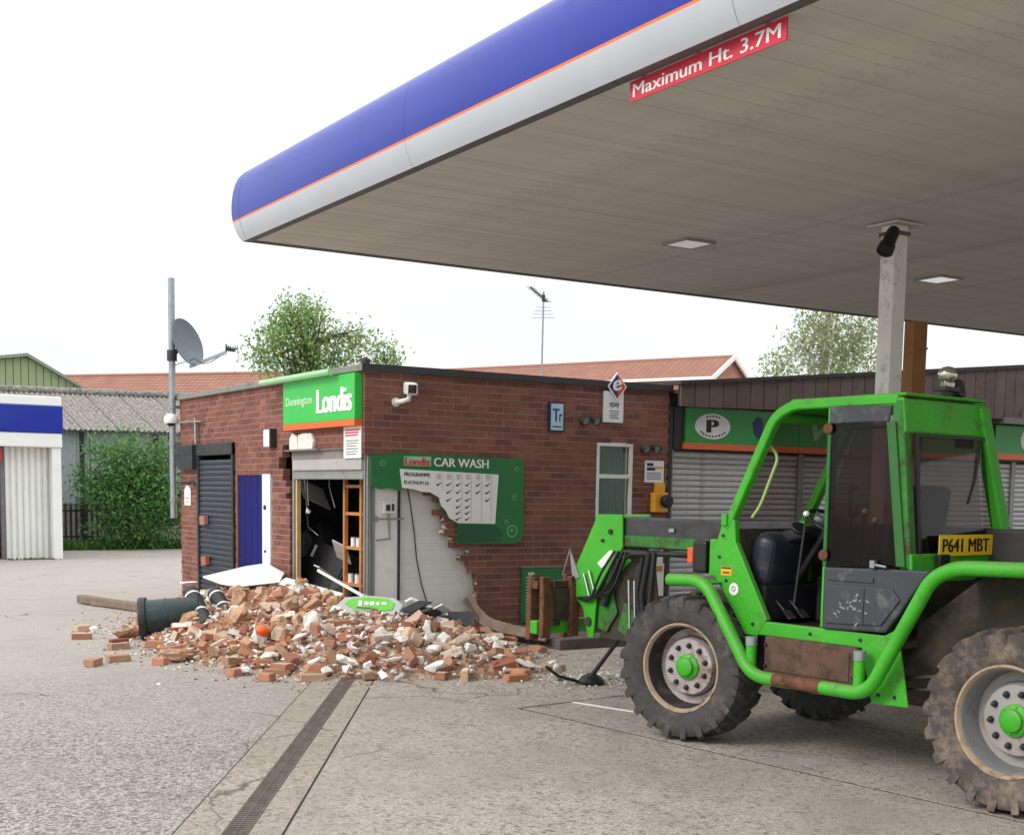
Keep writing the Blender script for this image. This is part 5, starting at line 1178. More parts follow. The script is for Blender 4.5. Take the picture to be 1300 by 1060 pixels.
m = MB(); m.tube(rnd_path([(1.99,yl-.10,2.07),(1.92,yl-.11,1.99),(2.06,yl-.10,1.66),(2.13,yl-.10,1.58)], .06, 5), .011, 8); m.build('grab_rail', M('grab_rail', L(170,196,120), .5, var=.1), TH, smooth=60)
m = MB(); m.obox((1.82,-.12,1.70), (.03,.15,.22), Euler((0,0,.35)).to_matrix()); mr_ = m.build('mirror', m_black, TH, bevel=.012)
m = MB(); m.obox((1.803,-.114,1.70), (.004,.10,.165), Euler((0,0,.35)).to_matrix()); m.build('mirror_glass', m_galv, mr_)
m = MB(); m.tube([(1.82,-.12,1.60),(1.90,-.14,1.40)], .01, 6); m.tube([(1.9,-.1,2.2),(1.0,.2,2.2)], .012, 6); m.build('mirror_stem', m_black, TH)
m = MB(); m.box(.84,.88,-.05,.1,2.05,2.12); m.tube([(.81,-.08,2.05),(.80,-.02,1.85),(.79,.06,1.70)], .008, 6); m.build('rear_wiper', m_black, TH)
# boom on the right of the cab, level
by0, by1 = -.44, -.16
m = MB(); m.box(-.7,3.05,by0-.02,by1+.02,1.24,1.54); m.build('outer_boom', m_boom, TH, bevel=.015)
m = MB(); m.box(3.051,4.23,by0,by1,1.27,1.525); m.build('inner_boom', m_boom, TH, bevel=.015)
m = MB(); m.box(3.1,4.22,by1+.001,by1+.012,1.285,1.375); m.build('boom_side_rail', m_tgd, TH, bevel=.003)
m = MB(); m.tube([(3.1,by1+.03,1.245),(4.2,by1+.03,1.235)], .025, 8); m.tube([(3.1,by1+.06,1.26),(4.1,by1+.05,1.22),(4.35,by1+.04,1.05)], .014, 6); m.build('boom_hose', m_black, TH, smooth=50)
m = MB(); m.box(3.62,3.68,by1+.012,by1+.02,1.42,1.45); m.box(4.22,4.30,by0,by1+.003,1.527,1.534); m.build('boom_fitting', m_galv, TH)
m = MB(); m.box(-.95,-.35,by0-.08,by1+.08,.8,1.62); m.build('boom_tower', m_tg, TH, bevel=.02)
HX = -.085
hp_ = [(4.64,1.545),(4.32,1.55),(4.31,1.27),(4.52,1.03),(4.63,.88),(4.67,.46),(4.74,.46),(4.82,.72),(4.95,.82),(4.97,1.0)]
for y in (by1+.03, by0-.01):
    m = MB(); m.prism([(x,y,z) for x,z in hp_], (0,-.022,0)); m.build('boom_head_plate', m_tg, TH, bevel=.006)
m = MB(); m.prism([(x,by1-.0,z) for x,z in [(4.60,1.52),(4.34,1.52),(4.34,1.29),(4.56,1.02),(4.67,.86),(4.70,.50),(4.72,.50),(4.78,.74),(4.90,.84),(4.92,1.0)]], (0,by0-by1+.04,0)); m.build('boom_head_core', m_tgd, TH)
m = MB(); m.prism([(x,by1-.04,z) for x,z in [(4.52,1.0),(4.24,1.22),(4.0,1.22),(3.92,.75),(4.1,.46),(4.66,.46)]], (0,-.02,0)); m.build('link_plate', m_grime, TH, bevel=.004)
for a_, b_ in (((4.20,1.0),(4.17,.56)),((4.13,1.0),(4.10,.54)),((4.79,1.02),(4.70,.80)),((4.72,1.05),(4.63,.84))):
    m = MB(); m.tube([(a_[0],by1+.05,a_[1]),(b_[0],by1+.05,b_[1])], .012, 8); m.build('ram_rod', m_steel, TH, smooth=50)
m = MB(); m.tube([(4.17,by1+.02,.62),(4.14,by1+.02,.42)], .035, 10); m.tube([(3.95,by1+.05,1.25),(4.02,by1+.06,.9),(3.98,by1+.05,.5)], .03, 8); m.tube([(3.88,by1+.06,1.25),(3.90,by1+.08,.85),(3.94,by1+.06,.45)], .024, 8); m.tube([(4.02,by1+.06,1.2),(4.08,by1+.06,.9),(4.03,by1+.05,.6)], .02, 8); m.build('hydraulic_hose', m_black, TH, smooth=50)
for (x_,z_,r_) in ((4.46,1.40,.022),(4.56,1.32,.014),(4.73,.60,.04)):
    m = MB(); m.lathe([(0,0),(0,r_),(.02,r_),(.02,0)], (x_,by1+.03,z_), (0,1,0), 16); m.build('pivot_pin', m_grime, TH, smooth=40)
m = MB(); m.prism([(x,by1+.034,z) for x,z in [(4.63,1.12),(4.47,1.24),(4.42,1.235),(4.44,1.19),(4.57,1.08)]], (0,-.004,0)); m.build('worn_decal', m_white, TH)
m = MB(); m.prism([(4.86,by1+.04,.98),(4.99,by1+.04,1.22),(5.0,by1+.04,1.20),(4.95,by1+.04,.95)], (0,-.01,0)); m.tube([(4.98,by1+.05,1.23),(5.08,by1+.05,.99)], .006, 5); m.build('guard_flap', m_grey, TH)
HX = -.04
for pts_, y_, mt_ in (([(4.44,.92),(4.36,.70),(4.50,.52),(4.66,.56),(4.62,.84)], by1-.01, m_tgd),([(4.10,.72),(4.22,.50),(4.34,.56),(4.26,.80)], by1+.0, m_tgd),([(4.58,1.0),(4.50,.94),(4.20,1.16),(4.28,1.22)], by1-.015, m_tg)):
    m = MB(); m.prism([(x,y_,z) for x,z in pts_], (0,-.02,0)); m.build('linkage_plate', mt_, TH, bevel=.006)
m = MB(); m.tube([(4.30,by1+.03,1.18),(4.50,by1+.02,.76)], .035, 12); m.build('tilt_ram', m_dark, TH, smooth=50)
m = MB()
for k in range(4): m.tube(rnd_path([(4.34-.05*k,by1+.05,1.24),(4.46-.06*k,by1+.12,1.02-.04*k),(4.62-.04*k,by1+.07,.78+.02*k),(4.82,by1+.05,.80)], .12, 5), .012, 6)
m.build('hose_loop', m_black, TH, smooth=50)
# carriage and forks
m = MB(); m.box(4.94,5.04,-.46,.26,.48,.60); m.build('lower_carriage_bar', m_tg, TH, bevel=.012)
m = MB(); m.box(4.94,5.02,-.46,.26,.88,.95); m.build('upper_carriage_bar', m_rust, TH, bevel=.01)
m = MB(); m.box(4.90,4.96,-.12,.1,.60,.88); m.box(4.92,4.98,.0,.08,.55,.95); m.build('carriage_plate', m_grime, TH, bevel=.01)
m = MB(); m.prism([(5.0,.06,.60),(5.0,.14,.60),(5.0,.12,.78),(5.0,.09,.78)], (.02,0,0)); m.box(4.96,5.02,.10,.16,.55,.72); m.build('carriage_lug', m_tg, TH, bevel=.005)
for y in (.20,-.20):
    m = MB(); m.prism([(5.045,y-.055,.42),(5.11,y-.055,.42),(5.10,y-.055,.75),(5.075,y-.055,1.0),(5.02,y-.055,1.0),(5.03,y-.055,.95)], (0,.11,0)); m.box(4.99,5.03,y-.05,y+.05,.93,.985); m.build('fork_shank', m_rust, TH, bevel=.01)
for y in (.20,-.13):
    m = MB(); m.prism([(4.925,y-.05,.45),(4.875,y-.05,.45),(4.86,y-.05,.75),(4.875,y-.05,.99),(4.925,y-.05,.99)], (0,.10,0)); m.build('carriage_upright', m_rust, TH, bevel=.012)
m = MB(); m.lathe([(0,0),(0,.035),(.10,.035),(.10,0)], (5.05,-.33,.92), (0,1,0), 14); m.lathe([(0,0),(.0,.05),(.05,.055),(.09,.02),(.09,0)], (4.98,-.42,.93), (.3,1,.0), 14); m.build('locking_pin', m_rust, TH, smooth=40)
HX = 0
# bolts and welds
bz = MB(); bz.lathe([(0,0),(0,.013),(.009,.012),(.009,0)], (0,0,0), (0,1,0), 6); bzm = bz.mesh('bolt', m_dark)
for (x_,y_,z_) in ((2.33,yl,1.30),(2.30,yl,1.45),(2.14,yl,.84),(2.0,yl+.002,.86),(1.5,yl+.002,.84),(1.1,yl+.002,.84),(.9,yl+.002,.84),(1.83,.737,.60),(1.83,.737,.74),(1.11,.737,.60),(1.11,.737,.74),(.92,.72,.52),(.80,.72,.52),(2.26,yl,1.14)):
    o = link('bolt', bzm, TH); o.location = (x_,y_,z_)
m = MB(); m.tube(rnd_path([(.98,.66,.60),(.6,.60,.66),(.2,.45,.72),(-.3,.42,.8)], .1, 4), .018, 6); m.tube(rnd_path([(.98,.64,.55),(.55,.58,.58),(.1,.45,.62)], .1, 4), .014, 6); m.build('chassis_hose', m_black, TH, smooth=50)
# bonnet, ballast and details
m = MB(); m.box(-.75,1.75,-.90,-.50,.80,1.40); m.build('engine_bonnet', m_tg, TH, bevel=.05, bseg=3)
m = MB(); m.box(-1.0,-.76,-.62,.62,.55,1.05); m.build('counterweight', m_tgd, TH, bevel=.03)
pl_ = MB(); pl_.box(.725,.733,yl-.82,yl-.24,1.378,1.508); npl = pl_.build('number_plate', M('plate_yellow', L(250,204,40), .4, var=.05, bump=.01), TH, bevel=.003)
text('P641 MBT', npl, m_ink, (.725,yl-.275,1.402), (0,-1,0), .50, .083, .003, .02)
m = MB(); m.box(.70,.735,yl-.33,yl-.22,1.30,1.39); m.build('rear_lamp', m_black, TH, bevel=.008)
m = MB(); m.tube([(.95,.12,2.36),(.95,.12,2.42)], .03, 10); m.box(.90,1.0,.04,.20,2.405,2.43); m.tube([(.93,.16,2.36),(.93,.17,2.42)], .02, 8); m.build('beacon_bracket', m_dark, TH)
m = MB(); m.lathe([(0,0),(0,.044),(.025,.048),(.028,.036),(.036,.042),(.055,.055),(.08,.060),(.105,.054),(.125,.032),(.132,0)], (.95,.11,2.43), (0,0,1), 22); m.build('beacon', M('beacon_chrome', L(200,196,184), .12, metal=.9, var=.05, bump=0), TH, smooth=50)
m = MB(); m.obox((1.0,-.06,2.43), (.08,.12,.11), Euler((0,.3,.2)).to_matrix()); m.tube([(1.0,-.05,2.37),(1.0,-.05,2.35)], .015, 6); m.build('work_lamp', m_black, TH, bevel=.01)
m = MB(); m.box(2.60,2.74,.42,.54,1.165,1.40); m.box(2.4,2.6,.46,.50,1.18,1.24); ind = m.build('indicator_housing', m_black, TH, bevel=.02)
m = MB(); m.box(2.741,2.80,.43,.53,1.23,1.345); m.build('amber_lens', M('amber_plastic', L(236,92,30), .25, var=.04, bump=0), ind, bevel=.01)
m = MB(); m.box(2.38,2.45,.44,.66,1.16,1.42); m.build('lamp_bracket', m_tg, TH, bevel=.01)
m = MB(); m.box(2.21,2.31,yl,yl+.003,1.175,1.235); wl3 = m.build('warning_sticker', m_yellow, TH)
m = MB(); m.box(2.215,2.305,yl+.003,yl+.0045,1.222,1.233); m.box(2.23,2.29,yl+.003,yl+.0045,1.19,1.2); m.build('sticker_print', m_ink, wl3)
m = MB(); m.prism([(2.185+.043*math.cos(2*PI*k/24),yl+.004,1.085+.043*math.sin(2*PI*k/24)) for k in range(24)], (0,-.004,0)); wl4 = m.build('round_sticker', m_whitep, TH)
m = MB(); m.lathe([(0,.012),(0,.019),(.001,.019),(.001,.012)], (2.185,yl+.005,1.088), (0,1,0), 18, closed=True); m.build('sticker_print', m_grey, wl4)
m = MB(); m.box(2.26,2.31,yl,yl+.02,1.52,1.60); m.build('pillar_hinge', m_tg, TH, bevel=.006)
# ------------------------------------------------------------------ rubble
rr = random.Random(77)
EDGE = [(6.25,18.0),(5.5,17.6),(4.75,16.4),(4.10,14.6),(3.85,12.9),(3.95,11.6),(4.35,10.75),(4.85,10.25),(5.55,9.95),(6.2,9.6),(6.75,10.1),(7.15,10.9),(7.55,11.6),(7.75,12.9)]
POLY = EDGE+[(6.9,13.2),(6.35,13.2),(6.35,18.0)]
def seg_d(p, a, b):
    ax, ay = a; bx, by = b; t = max(0, min(1, ((p[0]-ax)*(bx-ax)+(p[1]-ay)*(by-ay))/((bx-ax)**2+(by-ay)**2)))
    return math.hypot(p[0]-ax-t*(bx-ax), p[1]-ay-t*(by-ay))
def pile(x, y):
    if not inside(POLY, x, y): return 0
    d = min(seg_d((x,y), EDGE[i], EDGE[i+1]) for i in range(len(EDGE)-1))
    h = .50*(1-math.exp(-(d/1.25)**1.25))+.05*min(1,d/.25)
    # lower in front of the side wall, towards the tractor
    h *= 1-.42*max(0,min(1,(x-5.9)/1.5)) if y < 12.9 else 1
    h += (mnoise.noise(Vector((x*1.7,y*1.7,3.1)))*.10+mnoise.noise(Vector((x*4,y*4,1.7)))*.04)*min(1,d/.5)
    return max(0, h)
rm = MB(); nx, ny = 84, 140; xs0, ys0, st = 3.6, 9.4, .0625
idx = {}
for j in range(ny):
    for i in range(nx):
        x, y = xs0+i*st*.6, ys0+j*st
        idx[(i,j)] = len(rm.v); rm.v.append((x+rr.uniform(-.01,.01), y+rr.uniform(-.01,.01), pile(x,y)-.035+rr.uniform(-.02,.02)))
for j in range(ny-1):
    for i in range(nx-1):
        q = (idx[(i,j)],idx[(i+1,j)],idx[(i+1,j+1)],idx[(i,j+1)])
        if max(rm.v[k][2] for k in q) > .0: rm.f.append(q); rm.m.append(0)
m_dust = M('brick_dust', L(158,130,108), .95, var=.3, vscale=5, bump=.5, bscale=30, dirt=(L(204,184,164), .4, 8))
tag(rm.build('rubble_mound', m_dust), 'mound of brick dust and mortar spilled from the broken corner of the shop', 'rubble', kind='stuff')
m_whiteface = M('painted_brick', L(218,212,202), .8, var=.1, vscale=8, bump=.15, dirt=(L(160,120,96), .3, 12))
# small bits
bits = MB(); wbits = MB()
for k in range(8000):
    for _ in range(20):
        x, y = rr.uniform(3.2,8.3), rr.uniform(9.0,18)
        h = pile(x,y); d = 0 if h > .02 else min(seg_d((x,y), EDGE[i], EDGE[i+1]) for i in range(len(EDGE)-1))
        if x < 6.2 or y < 12.85:
            if h > .02 or rr.random() < math.exp(-d/.22)*.8: break
    s = rr.uniform(.012,.055)*(1 if rr.random() < .9 else 1.5) if h > .02 else rr.uniform(.006,.028)
    vs, fs = hull(rr, 8, (s,s*rr.uniform(.5,1),s*rr.uniform(.4,.8)))
    (wbits if rr.random() < .32 else bits).add([v+Vector((x,y,h+s*.25)) for v in vs], fs)
tag(bits.build('brick_fragments', m_rubble), 'small broken brick fragments strewn over the rubble', 'rubble', kind='stuff')
tag(wbits.build('plaster_fragments', m_plaster), 'small white plaster crumbs strewn over the rubble', 'rubble', kind='stuff')

def brick_mesh_var(kind, seed):
    q = random.Random(seed); bm = bmesh.new(); bmesh.ops.create_cube(bm, size=1)
    bmesh.ops.scale(bm, vec=(.215,.1025,.065), verts=bm.verts)
    cuts = []
    if kind == 'half': cuts.append((Vector((q.uniform(-.04,.05),0,0)), Vector((1,q.uniform(-.7,.7),q.uniform(-.6,.6)))))
    for _ in range(q.choice((1,2,2,3))):           # broken corners
        c = Vector((q.choice((-1,1))*.1075, q.choice((-1,1))*.051, q.choice((-1,1))*.0325)); cuts.append((c*q.uniform(.70,.92), Vector((c.x*q.uniform(2,9),c.y*q.uniform(5,14),c.z*q.uniform(8,20)))))
    for co, no in cuts:
        r = bmesh.ops.bisect_plane(bm, geom=bm.verts[:]+bm.edges[:]+bm.faces[:], plane_co=co, plane_no=no.normalized(), clear_outer=True)
        ed = [e for e in r['geom_cut'] if isinstance(e, bmesh.types.BMEdge)]
        if ed: bmesh.ops.edgeloop_fill(bm, edges=ed)
    bmesh.ops.bevel(bm, geom=bm.edges[:], offset=.004, segments=1, affect='EDGES')
    bmesh.ops.recalc_face_normals(bm, faces=bm.faces[:])
    for v in bm.verts: v.co += Vector((q.uniform(-1,1),q.uniform(-1,1),q.uniform(-1,1)))*.0025
    me = bpy.data.meshes.new('loose_brick'); bm.to_mesh(me); bm.free()
    me.materials.append(m_rubble); me.materials.append(m_whiteface if kind == 'painted' else m_bed)
    for p in me.polygons:
        if kind == 'painted':
            if p.normal.y > .8 or (p.normal.z > .8 and seed%2): p.material_index = 1
        elif seed%3 == 0 and p.normal.z > .9: p.material_index = 1
        elif seed%3 == 1 and p.normal.z < -.9: p.material_index = 1
    return me
m_bed = M('old_mortar_bed', L(196,178,158), .95, var=.2, vscale=14, bump=.5, bscale=60, dirt=(L(170,120,98), .35, 14))
BM = [brick_mesh_var('full', s) for s in range(7)]+[brick_mesh_var('half', s+10) for s in range(9)]+[brick_mesh_var('painted', s+30) for s in range(6)]
placed = []
SPOTS = [(4.3,14.1,'beside the dark green bin'),(4.9,14.0,'around the black bollards'),(5.7,15.6,'under the bent white sheet'),(5.75,16.9,'below the blue door'),(4.74,12.9,'around the upright masonry slab'),
 (4.5,11.7,'around the orange ball'),(5.7,12.9,'in front of the black entrance'),(5.77,11.8,'around the fallen green sign'),(4.8,10.5,'where the drain meets the heap'),(5.6,10.3,'at the front right edge of the heap'),
 (6.4,11.5,'by the black plastic sack'),(7.3,12.2,'by the bent rail under the torn wall'),(6.4,9.6,'at the right tip near the forks'),(4.0,12.4,'at the front left edge of the heap'),(3.4,13,'on the open ground left of the heap'),(5.0,12.4,'in the middle of the heap'),(6.9,11.0,'between the heap and the green price board')]
def where(x, y): return ' '+min(SPOTS, key=lambda q: (q[0]-x)**2+(q[1]-y)**2)[2]
def put(name, me, x, y, z, rot, label, cat, group, par=None):
    label += (' on edge' if abs(math.sin(rot[0])) > .75 else ' flat' if abs(math.sin(rot[0])) < .2 else ' tilted')+where(x, y); o = link(name, me, par); o.location = (x,y,z); o.rotation_euler = rot; tag(o, label, cat, group); return o
n = 0; tries = 0
while n < 175 and tries < 9000:
    tries += 1
    x, y = rr.uniform(3.3,7.8), rr.uniform(9.3,17.9); h = pile(x,y)
    if y > 12.85 and x > 6.1: continue
    d = min(seg_d((x,y), EDGE[i], EDGE[i+1]) for i in range(len(EDGE)-1))
    if h < .015 and rr.random() > math.exp(-d/.16)*.35: continue
    if y > 14.5 and rr.random() < .35: continue
    if any((x-a)**2+(y-b)**2 < .13**2 for a,b in placed): continue
    if 5.3 < x < 6.25 and 11.3 < y < 12.45: continue      # the fallen sign lies here
    if 4.40 < x < 5.25 and 13.35 < y < 14.7: continue      # bollards
    if 3.75 < x < 4.75 and 13.5 < y < 14.5: continue       # bin
    if (x-4.76)**2+(y-12.95)**2 < .09 or (x-4.7)**2+(y-12.55)**2 < .05: continue
    placed.append((x,y))
    k = rr.random(); kind = 'painted' if (k < .2+.3*(x > 5.2 and y < 12)) else ('half' if k < .62 else 'full')
    me = rr.choice(BM[16:] if kind == 'painted' else BM[7:16] if kind == 'half' else BM[:7])
    tl = .55 if h > .06 else .08
    rot = (rr.gauss(0,tl)+(PI/2 if rr.random() < .3 else 0), rr.gauss(0,tl*.8), rr.uniform(0,6.3))
    base = .033 if abs(math.sin(rot[0])) < .6 else .05
    if h < .03: rot = (0 if base < .04 else PI/2, 0, rot[2])
    lab = {'painted':'white faced brick lying','half':'broken half brick lying','full':'nearly whole red brick lying'}[kind]
    put('loose_brick', me, x, y, h+base*(.5 if h > .05 else 1), rot, lab, 'brick', {'painted':'white faced bricks in the rubble','half':'half bricks in the rubble','full':'whole bricks in the rubble'}[kind]); n += 1
# bricks lying apart from the heap
G_ = [(3.07,12.22,.9),(3.36,12.42,.1),(3.72,15.2,.3),(3.5,14.4,-.2),(3.62,13.35,.2),(4.05,11.05,.5),(4.35,10.85,-.35),(4.62,10.62,-.4)]
for (x,y,a) in G_: put('loose_brick', BM[int(x*37)%7], x, y, .033, (0,0,a), 'nearly whole red brick lying', 'brick', 'whole bricks in the rubble')
# bigger lumps of masonry
def lump(x, y, z, s, label, mat_, seed, name='masonry_lump', cat='masonry', rot=(0,0,0), group=None, nv=22):
    vs, fs = hull(random.Random(seed), nv, s); bm = bmesh.new(); bv = [bm.verts.new(v) for v in vs]
    for f in fs: bm.faces.new([bv[i] for i in f])
    bmesh.ops.subdivide_edges(bm, edges=bm.edges[:], cuts=2, use_grid_fill=True); bmesh.ops.triangulate(bm, faces=bm.faces[:])
    for v in bm.verts:
        d_ = Vector((mnoise.noise(v.co*16+Vector((seed,0,0))), mnoise.noise(v.co*16+Vector((0,seed,5))), mnoise.noise(v.co*16+Vector((7,0,seed))))); v.co += d_*min(s)*.38
    me = bpy.data.meshes.new(name); bm.to_mesh(me); bm.free(); me.materials.append(mat_); o = link(name, me, None); o.location = (x,y,z); o.rotation_euler = rot; tag(o, label, cat, group)
    return o
m_lump = M('bonded_masonry', L(196,160,130), .95, var=.28, vscale=7, bump=.6, bscale=25, dirt=(L(150,96,74), .45, 9))
lump(4.76,12.95,.29,(.19,.10,.24),'large pale orange slab of bonded masonry standing up in the middle of the heap', m_lump, 1, rot=(.3,.5,.4))
lump(5.25,14.2,.46,(.16,.13,.12),'tan masonry lump perched at the top of the heap below the blue door', m_lump, 2)
lump(4.75,14.4,.40,(.16,.12,.12),'tan masonry lump behind the black plastic bollards', m_lump, 3)
lump(5.05,11.9,.38,(.14,.11,.10),'tan masonry lump right of the orange ball', m_lump, 4)
lump(3.95,14.25,.06,(.20,.09,.085),'low buff masonry lump lying left of the dark green bin', m_lump, 5)
lump(3.85,12.15,.08,(.24,.12,.07),'low broken masonry lump at the front left edge of the heap', m_lump, 6)
lump(5.25,12.7,.46,(.13,.11,.11),'reddish masonry lump behind the white plaster blocks at mid heap', m_rubble, 7)
for k in range(58):
    for _ in range(60):
        x, y = rr.uniform(4.0,7.0), rr.uniform(10.2,15.5)
        if pile(x,y) > .2 and (y < 12.7 or x < 6) and not (5.2 < x < 6.3 and 11.2 < y < 12.5) and not (4.4 < x < 5.1 and 12.3 < y < 13.2): break
    mt_ = rr.choice([m_lump,m_lump,m_rubble,m_bed,m_plaster]); nm_ = {m_lump.name:'buff masonry lump lying',m_rubble.name:'red brick lump lying',m_bed.name:'pale mortar lump lying',m_plaster.name:'white plaster lump lying'}[mt_.name]
    lump(x,y,pile(x,y)+.03,(rr.uniform(.07,.18),rr.uniform(.06,.13),rr.uniform(.05,.10)),nm_+where(x,y), mt_, 100+k, rot=(rr.uniform(0,3),rr.uniform(0,3),0), group='masonry lumps in the rubble')
pts = [(5.3,10.35,.1),(5.9,10.6,.1),(6.2,10.0,.1),(6.55,10.6,.1),(5.6,11.1,.1),(6.1,11.9,.1),(6.7,11.9,.1),(5.0,11.15,.1),(5.55,10.1,.1),(6.9,11.3,.1)]+[(4.45,11.25,.42),(4.9,10.55,.22),(5.05,10.75,.36),(5.5,10.6,.36),(5.7,10.35,.22),(6.0,10.2,.20),(6.25,10.5,.28),(4.75,11.3,.55),(5.2,12.55,.66),(5.6,13.4,.64),(6.5,10.0,.14),(5.95,10.95,.38),(4.3,12.8,.45),(5.4,11.3,.56),(6.4,11.2,.36),(4.7,14.0,.52),(5.75,11.5,.52)]
for k,(x,y,z) in enumerate(pts):
    if 5.25 < x < 6.3 and 11.2 < y < 12.5: continue
    z = pile(x,y)+.05; w = (rr.uniform(.08,.17),rr.uniform(.05,.10),rr.uniform(.025,.06))
    lump(x,y,z,w,'jagged white plaster block lying'+where(x,y), m_plaster, 200+k, 'plaster_block', 'plaster', (rr.gauss(0,.4),rr.gauss(0,.4),rr.uniform(0,3)), 'white plaster blocks in the rubble', 14)
# white sheets and trims
def sheet(name, label, cat, pts, th, mat_, up_=(0,0,1)):
    m = MB(); m.prism([Vector(p) for p in pts], Vector(up_)*th); return tag(m.build(name, mat_, None, bevel=.003), label, cat)
sheet('white_sheet', 'large bent white sheet lying across the heap below the blue door', 'sheet', [(5.72,16.9,.46),(5.62,15.9,.44),(5.60,15.2,.46),(5.9,14.6,.55),(6.12,15.0,.62),(6.16,15.7,.70),(6.14,16.4,.62)], .02, m_whitep)
sheet('white_strip', 'long white trim strip lying from the white sheet into the entrance', 'trim', [(5.90,14.65,.52),(5.98,13.1,.46),(6.04,13.1,.50),(5.98,14.6,.58)], .03, m_whitep)
t = thing('curved_white_trim', 'curved white trim arching over the heap below the plank lining', 'trim', (6.4,12.6,.5))
m = MB(); m.tube([(6.0,12.75,.42),(6.25,12.6,.42),(6.42,12.5,.42),(6.56,12.45,.50),(6.66,12.4,.45),(6.9,12.3,.32),(7.12,12.2,.25)], .026, 6); m.build('strip', m_whitep, t)
t = thing('thin_white_batten', 'thin white batten leaning in front of the timber rack', 'batten', (6.1,13.1,.7))
m = MB(); m.beam((6.0,13.7,.75),(6.16,12.75,.50),.02,.03); m.build('stick', m_whitep, t)
# fallen oval illuminated sign
fs_ = thing('fallen_sign', 'grey fallen sign box with a bright green and white face lying on the heap', 'sign', (5.85,12.0,.5))
R = Euler((.50,.04,-.56)).to_matrix(); c = Vector((5.77,11.9,.50))
def P_(x,y,z): return c+R@Vector((x*.72,y*1.05,z))
m = MB(); pl2 = [(-.46,-.02),(-.36,.14),(.0,.19),(.36,.17),(.50,.06),(.48,-.12),(.2,-.20),(-.25,-.18)]
m.prism([P_(x,y,-.14) for x,y in pl2], R@Vector((0,0,.14))); m.build('housing', M('sign_housing', L(186,186,182), .5, var=.08, bump=.04, dirt=(L(140,120,104), .25, 6)), fs_, bevel=.02)
m = MB(); m.prism([P_(x*.74,y*.62+.02,.001) for x,y in pl2], R@Vector((0,0,.006))); m.build('face', M('bright_green_face', L(104,196,62), .35, bump=0, dirt=(L(190,190,180), .2, 7)), fs_)
m = MB()
for k,(x,y,w,h_) in enumerate(((-.12,.02,.05,.10),(-.03,.03,.06,.06),(.05,.03,.06,.07),(.13,.03,.05,.06),(.22,.04,.07,.05))): m.obox(P_(x,y,.009), (w*.72,h_*.9,.004), R)
m.build('white_marks', m_whitep, fs_)
m = MB(); m.obox(P_(-.05,-.055,.009), (.16,.025,.004), R); m.build('purple_mark', M('purple_print', L(110,60,130), .5, bump=0), fs_)
# dark broken gear in the heap right of the sign
bk_ = thing('crushed_panel', 'crumpled grey and black panelling in the heap under the plank lining', 'wreckage', (6.5,12,.4))
for k in range(9):
    x, y = 6.1+rr.uniform(-.15,.85), 12.0+rr.uniform(-.5,.5); R2 = Euler((rr.gauss(.25,.22),rr.gauss(0,.22),rr.gauss(-.5,.6))).to_matrix()
    m = MB(); m.obox((x,y,pile(x,y)+rr.uniform(.05,.12)), (rr.uniform(.2,.38),rr.uniform(.15,.3),.012), R2); m.build('panel', (m_dark,m_grey,m_black,m_whitep)[k%4], bk_)
bag = lump(6.25,11.6,.42,(.22,.16,.09),'black plastic sack crushed in the heap right of the fallen sign', m_black, 61, 'plastic_sack', 'sack', nv=30)
# bent rail
br_ = thing('bent_rail', 'bent weathered grey rail curving down from the torn wall to the kerb', 'rail', (7.5,12,.3))
rail = rnd_path([(7.55,12.85,.45),(7.52,12.75,.33),(7.50,12.4,.20),(7.60,12.0,.15),(7.70,11.45,.13)], .12, 5)
m = MB()
for a_, b_ in zip(rail[:-1], rail[1:]): m.beam(a_, b_, .03, .13, (.5,-.8,.3))
m.build('rail', m_oldwood, br_, bevel=.006)
tag(sheet('timber_offcut', 'short splintered timber offcut beside the bent rail', 'timber', [(7.3,12.6,.42),(7.44,12.5,.20),(7.50,12.55,.20),(7.38,12.66,.46)], .03, m_oldwood), None)
# dark green bin lying on its side
bn = thing('litter_bin', 'dark green round litter bin lying on its side at the left of the heap', 'bin', (4.3,13.6,.2))
m_bin = M('bin_green', L(26,48,48), .4, var=.12, vscale=5, bump=.04, dirt=(L(110,104,94), .16, 6))
bo, bax = Vector((4.12,14.12,.215)), Vector((.86,-.36,.10)).normalized()
m = MB(); m.lathe([(0,.225),(.02,.23),(.03,.216),(.58,.198),(.60,.185),(.60,0)], bo, bax, 36); m.lathe([(0,.225),(.0,.205),(.56,.18),(.56,0)], bo, bax, 36); m.build('body', m_bin, bn, smooth=40)
m = MB(); m.lathe([(-.05,.205),(-.05,.242),(-.03,.252),(.03,.248),(.035,.23),(.0,.205)], bo, bax, 36, closed=True); m.build('rim', m_black, bn, smooth=40)
m = MB(); m.lathe([(.22,.209),(.22,.217),(.245,.217),(.245,.209)], bo, bax, 36, closed=True); m.build('band', m_bin, bn, smooth=40)
